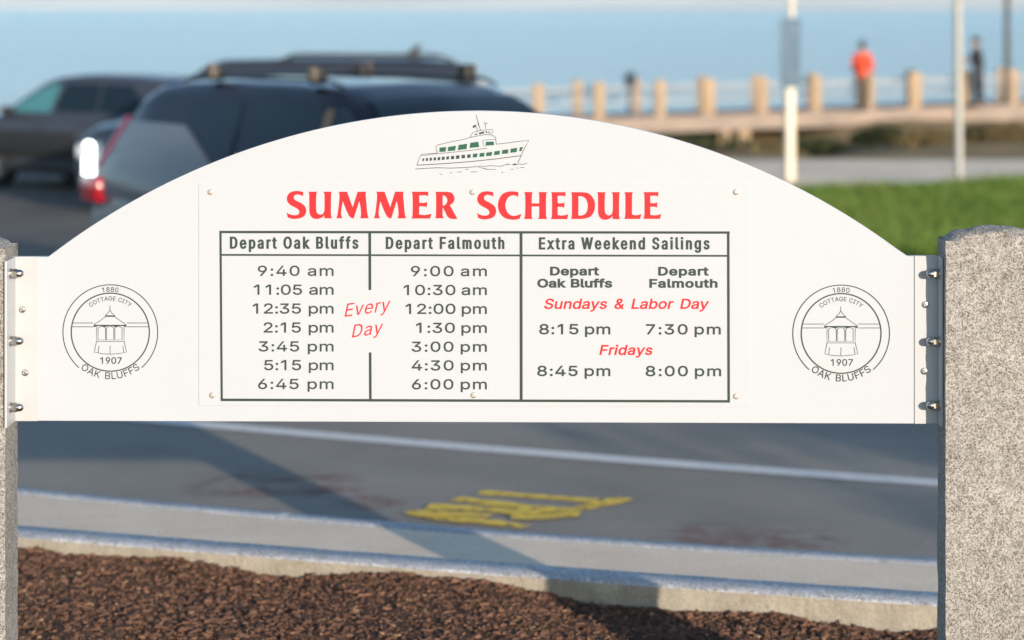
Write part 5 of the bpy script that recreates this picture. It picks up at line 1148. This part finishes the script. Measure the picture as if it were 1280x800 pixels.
b = MB(); b.tube([(-1.55, 0, 1.96), (-1.62, 0, 2.05), (-1.70, 0, 2.15)], [.075, .055, .02], 8)
b.build('antenna', M['black_trim'], c.root, smooth=50)
mirrors(c, 1.26, 1.26, M['paint_black'])

# steel grey one at the left, facing left
c = Car('parked_car', 'steel grey crossover car facing left at the left edge, teal front door glass', 'car', (-5.9, 37.3, 0.0), R(180 - 35), 4.75, 1.90,
        [(-2.37, .95), (-2.2, 1.08), (.9, 1.06), (1.1, 1.08), (2.0, .98), (2.37, .72)],
        [(-2.28, 1.09), (-2.15, 1.32), (-1.95, 1.52), (-1.6, 1.61), (-.9, 1.655), (-.1, 1.66), (.35, 1.62), (.60, 1.55), (1.10, 1.25), (1.38, 1.06)],
        1.66, M['paint_steel'], (-1.40, 1.42), .37, tum=.20)
for sd in (1, -1):
    c.patch('window', M['glass'], [(-1.42, 1.14), (-1.35, 1.36), (-1.18, 1.52), (-.62, 1.535), (-.62, 1.14)], sd)
    c.patch('window', M['glass'], [(-.56, 1.14), (-.56, 1.535), (.12, 1.535), (.24, 1.14)], sd)
    c.patch('window', M['glass_teal'], [(.34, 1.12), (.22, 1.535), (.48, 1.50), (1.06, 1.18), (1.08, 1.12)], sd)
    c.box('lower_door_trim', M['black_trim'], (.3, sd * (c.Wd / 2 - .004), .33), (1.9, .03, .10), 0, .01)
    c.box('dark_side_panel', M['black_trim'], (.80, sd * (c.Wd / 2 - .004), .66), (2.2, .022, .40), 0, .01)  # dark rectangle laid over the lower side of the body
    for x in (-.42, .45): c.box('door_handle', M['paint_steel'], (x, sd * (c.hw(x) + .012), .95), (.2, .03, .03), 0, .01)
    b = MB(); b.box((2.16, sd * .70, .80), (.24, .34, .13), sd * -.5, .03)
    b.build('headlight', M['lamp_clear'], c.root, smooth=40)
    b = MB(); b.box((-2.27, sd * .74, 1.0), (.14, .26, .15), sd * .4, .03)
    b.build('tail_lamp', M['lamp_red'], c.root, smooth=40)
c.screen('windshield', M['glass'], .62, 1.30)
c.screen('rear_window', M['glass'], -2.2, -1.98)
mirrors(c, 1.0, 1.13, M['black_trim'])

# ------------------------------------------------------------------ boardwalk with its railing
def bw(t):                                 # front edge of the deck: x, y, z at run parameter x
    return 62.0 + .30 * t, -.11 + .021 * t
bwr = thing('boardwalk', 'grey timber boardwalk on piles with stout tan railing posts', 'boardwalk', (6, 64, -.6))
xa, xb = -14.0, 24.0
def along(x, dy, dz): return (x, bw(x)[0] + dy, bw(x)[1] + dz)
b = MB()
n = int((xb - xa) / .16)
for k in range(n):
    x = xa + k * .16
    p = [along(x, 0, 0), along(x + .15, 0, 0), along(x + .15, 3.0, 0), along(x, 3.0, 0)]
    b.add(p + [(q[0], q[1], q[2] - .05) for q in p], [(0, 1, 2, 3), (7, 6, 5, 4), (0, 4, 5, 1), (1, 5, 6, 2), (2, 6, 7, 3), (3, 7, 4, 0)])
b.build('deck_boards', M['deck'], bwr, world=True)
for nm, dy in (('edge_beam', -.02), ('edge_beam', 2.98)):
    b = MB()
    p = [along(xa, dy, -.052), along(xb, dy, -.052), along(xb, dy, -.40), along(xa, dy, -.40)]
    q = [(v[0], v[1] + .10, v[2]) for v in p]
    b.add(p + q, [(0, 1, 2, 3), (7, 6, 5, 4), (0, 4, 5, 1), (1, 5, 6, 2), (2, 6, 7, 3), (3, 7, 4, 0)])
    b.build(nm, M['deck'], bwr, world=True)
def rail_post(px, back, w=.26, h=.92):
    """post standing where the ray through column px meets the railing line"""
    k = (px - 640) / F
    dy = 2.86 if back else .16
    x = k * (62.0 + dy) / (1 - .30 * k)
    b = MB()
    bx, by, bz = along(x, dy, h / 2 - .02)
    b.box((bx, by, bz), (w, w, h), random.uniform(-.05, .05), .03)
    b.build('railing_post', M['timber'], bwr, world=True, smooth=40)
for px in (673, 749, 825, 885, 953, 1020, 1086, 1143, 1208, 1266):
    rail_post(px, False, .26 if px not in (885, 1143) else .33)
for px in (600, 722, 795, 877, 945, 1014, 1078, 1138, 1202, 1252):
    rail_post(px, True, .24, .90)
for dy in (.16, 2.86):
    for dz, r_ in ((.64, .032), (.36, .024)):
        b = MB(); b.tube([along(x, dy, dz) for x in lin(xa, xb, 12)], r_, 6)
        b.build('rail', M['cable'], bwr, world=True, smooth=60)
for px in (905, 930, 1052, 1131, 1228, 1330, 800, 720):
    for dy in (.25, 2.7):
        k = (px - 640) / F
        x = k * (62.0 + dy) / (1 - .30 * k)
        b = MB(); bx, by, bz = along(x, dy, -.40)
        gz = ground_z(bx, by) - .3
        b.box((bx, by, (bz + gz) / 2 - .005), (.30, .30, bz - gz), 0, .02)
        b.build('pile', M['timber'], bwr, world=True, smooth=40)

# beach plants beneath and in front of the boardwalk
def shrub(px, y, h, w, dry, label, seed):
    rnd = random.Random(seed)
    x = (px - 640) / F * y
    z = ground_z(x, y)
    root = thing('beach_shrub', label, 'shrub', (x, y, z), 0, 'low shrubs around the boardwalk')
    b = MB()
    for k in range(int(1300 * max(1, w))):
        a = rnd.uniform(0, 6.28); q = rnd.random() ** .5
        hh = h * rnd.random() * (1 - .6 * q * q)
        p = Vector((math.cos(a) * q * w, math.sin(a) * q * w * .7, hh))
        s_ = rnd.uniform(.04, .10)
        d = Vector((rnd.gauss(0, 1), rnd.gauss(0, 1), rnd.gauss(.3, 1))).normalized()
        e = d.cross(Vector((0, 0, 1))).normalized() if abs(d.z) < .95 else Vector((1, 0, 0))
        b.add([p - e * s_ * .4, p + d * s_, p + e * s_ * .4, p - d * s_], [(0, 1, 2, 3)])
    b.build('foliage', M['leaf_dry'] if dry else M['leaf'], root)
    b = MB()
    for k in range(7):
        a = rnd.uniform(0, 6.28)
        b.tube([(0, 0, -.05), (math.cos(a) * w * .3, math.sin(a) * w * .2, h * .4), (math.cos(a) * w * .6, math.sin(a) * w * .5, h * .7)], [.02, .013, .005], 5)
    b.build('stem', M['bark'], root)
for i, (px, y, h, w, dry, lab) in enumerate((
        (872, 59.5, .62, 1.9, False, 'dark green low shrub under the boardwalk right of the sign arch'),
        (1022, 60.0, .48, .9, False, 'dark green low shrub under the boardwalk right of the cream post'),
        (1100, 60.0, .48, .7, False, 'dark shrub under the boardwalk below the person in red'),
        (1226, 57.5, .42, .55, False, 'small bright green shrub between two piles at the right'),
        (960, 57.0, .45, .9, True, 'dry yellowish shrub left of the cream post'),
        (1160, 56.5, .40, .9, True, 'dry brownish shrub left of the grey pole'),
        (1262, 56.5, .45, .9, True, 'dry brownish shrub by the right edge below the dark lamp post'))):
    shrub(px, y, h, w, dry, lab, i)

# ------------------------------------------------------------------ poles
def at(px, y): return (px - 640) / F * y
x, y = at(987, 38.3), 38.3
z = ground_z(x, y)
r0 = thing('street_sign', 'cream square post carrying a blue grey plate seen from its edge', 'street sign', (x, y, z))
b = MB(); b.box((0, 0, .65), (.135, .135, 1.62), .25, .012); b.build('post_sleeve', M['post_white'], r0, smooth=40)
b = MB(); b.tube([(.02, .0, 1.4), (.04, 0, 3.2)], .038, 12); b.build('upper_post', M['post_white'], r0, smooth=40)
b = MB(); b.box((.0, -.09, 1.955), (.40, .022, 1.04), R(38), .008); b.build('plate', M['plate_blue'], r0, smooth=40)
b = MB()
for zz_ in (1.62, 2.3): b.box((.02, -.045, zz_), (.10, .06, .04), .25, .006)
b.build('clamp', M['pole_grey'], r0, smooth=40)

x, y = at(1199, 37.6), 37.6
r0 = thing('metal_pole', 'slim galvanised grey pole rising from the grass edge out of the picture', 'pole', (x, y, ground_z(x, y)))
b = MB(); b.tube([(0, 0, -.1), (-.01, 0, 1.3), (-.03, 0, 4.6)], [.066, .064, .055], 16); b.build('shaft', M['pole_grey'], r0, smooth=60)
b = MB(); b.lathe([(.11, 0), (.11, .05), (.075, .08), (.07, .12)], n=18); b.build('collar', M['pole_grey'], r0, smooth=40)

x, y = at(1259, 66.0), 66.0
zt = bw(x)[1]
r0 = thing('lamp_post', 'dark lamp post standing on the boardwalk at the right edge', 'lamp post', (x, y, zt))
b = MB(); b.tube([(0, 0, 0), (0, 0, .8), (0, 0, .85), (0, 0, 4.4)], [.12, .10, .085, .06], 14); b.build('shaft', M['pole_dark'], r0, smooth=60)
b = MB(); b.lathe([(.10, 4.38), (.20, 4.46), (.22, 4.52), (.16, 4.60), (.05, 4.66)], n=18); b.build('lamp_head', M['pole_dark'], r0, smooth=40)

# viewer on a stand between the railing posts
x, y = at(788, 63.3), 63.3
r0 = thing('coin_viewer', 'dark round headed viewing binoculars on a stand by the boardwalk railing', 'viewer', (x, y, bw(x)[1]))
b = MB(); b.tube([(0, 0, 0), (0, 0, .05), (0, 0, .10), (0, 0, .80)], [.18, .17, .07, .06], 14); b.build('stand', M['viewer_blue'], r0, smooth=50)
b = MB()
b.lathe([(.001, -.2), (.08, -.18), (.15, -.10), (.17, 0), (.15, .10), (.08, .18), (.001, .2)], Matrix.Translation((0, 0, .93)), 20)
b.build('head', M['viewer_blue'], r0, smooth=80)
b = MB()
for sx in (-.07, .07): b.tube([(sx, -.12, .95), (sx, -.24, .95)], .045, 12)
b.build('eyepiece', M['black_trim'], r0, smooth=50)

# ------------------------------------------------------------------ people on the boardwalk
def skin_mesh(joints, edges, name, m, parent, sub=1, root=0):
    me = bpy.data.meshes.new(name)
    me.from_pydata([j[:3] for j in joints], edges, [])
    o = bpy.data.objects.new("t", me); COL.objects.link(o)
    md = o.modifiers.new("skin", 'SKIN'); md.use_smooth_shade = True
    sv = me.skin_vertices[0].data
    for i, j in enumerate(joints):
        rr_ = j[3] if isinstance(j[3], tuple) else (j[3], j[3])
        sv[i].radius = rr_; sv[i].use_root = (i == root)
    ms = o.modifiers.new("sub", 'SUBSURF'); ms.levels = ms.render_levels = sub
    dg = bpy.context.evaluated_depsgraph_get(); dg.update()
    nm = bpy.data.meshes.new_from_object(o.evaluated_get(dg))
    bpy.data.objects.remove(o); bpy.data.meshes.remove(me)
    nm.name = name
    nm.materials.clear(); nm.materials.append(m)
    nm.polygons.foreach_set("use_smooth", [True] * len(nm.polygons))
    return link(name, nm, parent)

def person(label, loc, rz, top, legs, shoes, armsf, bag=False, s=1.0, lean=0.0):
    """standing figure facing local -y; armsf: forward reach of the hands"""
    root = thing('person', label, 'person', loc, rz)
    root.scale = (s, s, s)
    J, E = [], []
    def j(x, y, z, r): J.append((x, y - lean * max(0, z - .9), z, r)); return len(J) - 1
    def e(*ids):
        for a, c in zip(ids, ids[1:]): E.append((a, c))
    pel = j(0, 0, .93, (.155, .11)); wa = j(0, 0, 1.10, (.135, .10)); ch = j(0, .0, 1.30, (.165, .115)); sh = j(0, 0, 1.42, (.12, .085)); nk = j(0, -.01, 1.51, .052); hd0 = j(0, -.015, 1.585, .072); hd1 = j(0, -.02, 1.66, .092); hd2 = j(0, -.01, 1.735, .066)
    e(pel, wa, ch, sh, nk, hd0, hd1, hd2)
    nose = j(0, -.115, 1.645, .014); e(hd1, nose)
    for sx in (-1, 1):
        hip = j(sx * .095, 0, .86, .085); kn = j(sx * .105, -.02 if sx < 0 else .02, .48, .058); an = j(sx * .11, .02 if sx < 0 else .05, .09, .038); toe = j(sx * .125, -.13 if sx < 0 else -.10, .035, .034)
        e(pel, hip, kn, an, toe)
        so = j(sx * .185, 0, 1.40, .058); el = j(sx * .235, .03 - armsf * .35, 1.14 + .02 * armsf, .044); wr = j(sx * (.22 - .09 * armsf), -.06 - armsf * .80, .93 + armsf * .72, .030); ha = j(sx * (.215 - .13 * armsf), -.09 - armsf, .85 + armsf * .90, .032)
        e(sh, so, el, wr, ha)
        for q, (fx, fl) in enumerate(((-.022, .066), (-.008, .075), (.008, .072), (.022, .058))):
            f0 = j(sx * (.215 - .13 * armsf) + fx, -.10 - armsf, .80 + armsf * .92, .0095); f1 = j(sx * (.215 - .13 * armsf) + fx, -.112 - armsf, .80 + armsf * .92 - fl * .75, .008)
            e(ha, f0, f1)
        th = j(sx * (.215 - .13 * armsf) - sx * .034, -.115 - armsf, .825 + armsf * .92, .010); e(ha, th)
    skin_mesh(J, E, 'body', M['skin'], root)
    # hair
    b = MB(); hy = -lean * .8
    vs, fs = [], []
    for a in range(9):
        for k in range(17):
            t = math.pi * .62 * a / 8; u = 2 * math.pi * k / 16
            back = max(0, math.sin(u))
            r_ = .108 + .012 * noise.noise((a * .7, k * .9, 1))
            vs.append((r_ * math.sin(t) * math.cos(u) * .92, hy + .005 + r_ * math.sin(t) * math.sin(u) * 1.05, 1.675 + r_ * 1.05 * math.cos(t) - .07 * back * (a / 8)))
    fs = [(a * 17 + k, a * 17 + k + 1, (a + 1) * 17 + k + 1, (a + 1) * 17 + k) for a in range(8) for k in range(16)]
    b.add(vs, fs); b.build('hair', M['hair'], root, smooth=80)
    # jacket
    J, E = [], []
    a0_ = j(0, 0, .84, (.185, .14)); a1_ = j(0, 0, 1.0, (.172, .13)); a2_ = j(0, 0, 1.14, (.165, .125)); a3_ = j(0, 0, 1.31, (.19, .135)); a4_ = j(0, 0, 1.43, (.13, .095)); a5_ = j(0, 0, 1.50, .072)
    e(a0_, a1_, a2_, a3_, a4_, a5_)
    for sx in (-1, 1):
        so = j(sx * .19, 0, 1.40, .078); el = j(sx * .24, .03 - armsf * .35, 1.14 + .02 * armsf, .064); wr = j(sx * (.222 - .088 * armsf), -.055 - armsf * .78, .95 + armsf * .70, .050)
        e(a4_, so, el, wr)
    skin_mesh(J, E, 'jacket', top, root, root=1)
    J, E = [], []
    p0 = j(0, 0, .98, (.150, .118)); p1 = j(0, 0, .90, (.165, .125)); e(p0, p1)
    for sx in (-1, 1):
        hip = j(sx * .098, 0, .80, .102); kn = j(sx * .106, -.02 if sx < 0 else .02, .48, .074); an = j(sx * .11, .02 if sx < 0 else .05, .10, .062)
        e(p1, hip, kn, an)
    skin_mesh(J, E, 'trousers', legs, root, root=1)
    for sx in (-1, 1):
        dy = 0 if sx < 0 else .03
        b = MB(); b.box((sx * .118, -.05 + dy, .045), (.095, .27, .085), -sx * .1, .035); b.build('shoe', shoes, root, smooth=50)
    return root
x = at(1078, 64.4)
person('person in a red orange jacket and dark trousers standing on the boardwalk', (x, 64.4, bw(x)[1] + .0), R(160), M['red_cloth'], M['bark'], M['black_cloth'], .05, s=.98)
x = at(1223, 65.2)
person('person dressed in black on the boardwalk beside the dark lamp post, arms raised in front', (x, 65.2, bw(x)[1]), R(-80), M['black_cloth'], M['black_cloth'], M['black_cloth'], .34, s=1.0, lean=.08)

# unseen tree, added behind the viewer only to shade the road's right side
def added_shade_tree(x, y, zc, rh, rv):
    rnd = random.Random(3)
    z0 = .97
    root = thing('added_shade_tree', 'unseen leafy tree added behind the viewer to shade the road', 'tree', (x, y, z0))
    b = MB()
    b.tube([(0, 0, -.1), (.02, 0, .8), (-.04, .03, zc - rv - z0 - .2), (.03, 0, zc - z0), (.0, .05, zc + rv * .7 - z0)], [.16, .13, .11, .07, .02], 10)
    for k in range(9):
        a = k * 2.4; h0 = zc - z0 - rv * .9 + .18 * k
        b.tube([(0, 0, h0), (math.cos(a) * rh * .45, math.sin(a) * rh * .45, h0 + .35), (math.cos(a) * rh * .85, math.sin(a) * rh * .85, h0 + .55)], [.05, .035, .012], 6)
    b.build('trunk', M['bark'], root, smooth=60)
    b = MB()
    for c in range(90):
        d = Vector((rnd.gauss(0, 1), rnd.gauss(0, 1), rnd.gauss(0, 1))).normalized() * rnd.random() ** .4
        cc = Vector((d.x * rh, d.y * rh, zc - z0 + d.z * rv))
        for k in range(55):
            p = cc + Vector((rnd.gauss(0, .17), rnd.gauss(0, .17), rnd.gauss(0, .13)))
            e = Vector((rnd.gauss(0, 1), rnd.gauss(0, 1), rnd.gauss(0, .6))).normalized()
            f = e.cross(Vector((rnd.gauss(0, 1), rnd.gauss(0, 1), rnd.gauss(0, 1)))).normalized()
            L = rnd.uniform(.05, .09)
            b.add([p - e * L, p + f * L * .45, p + e * L, p - f * L * .45], [(0, 1, 2, 3)])
    b.build('crown', M['leaf'], root)
added_shade_tree(8.75, -5.5, 4.75, 1.25, 1.6)
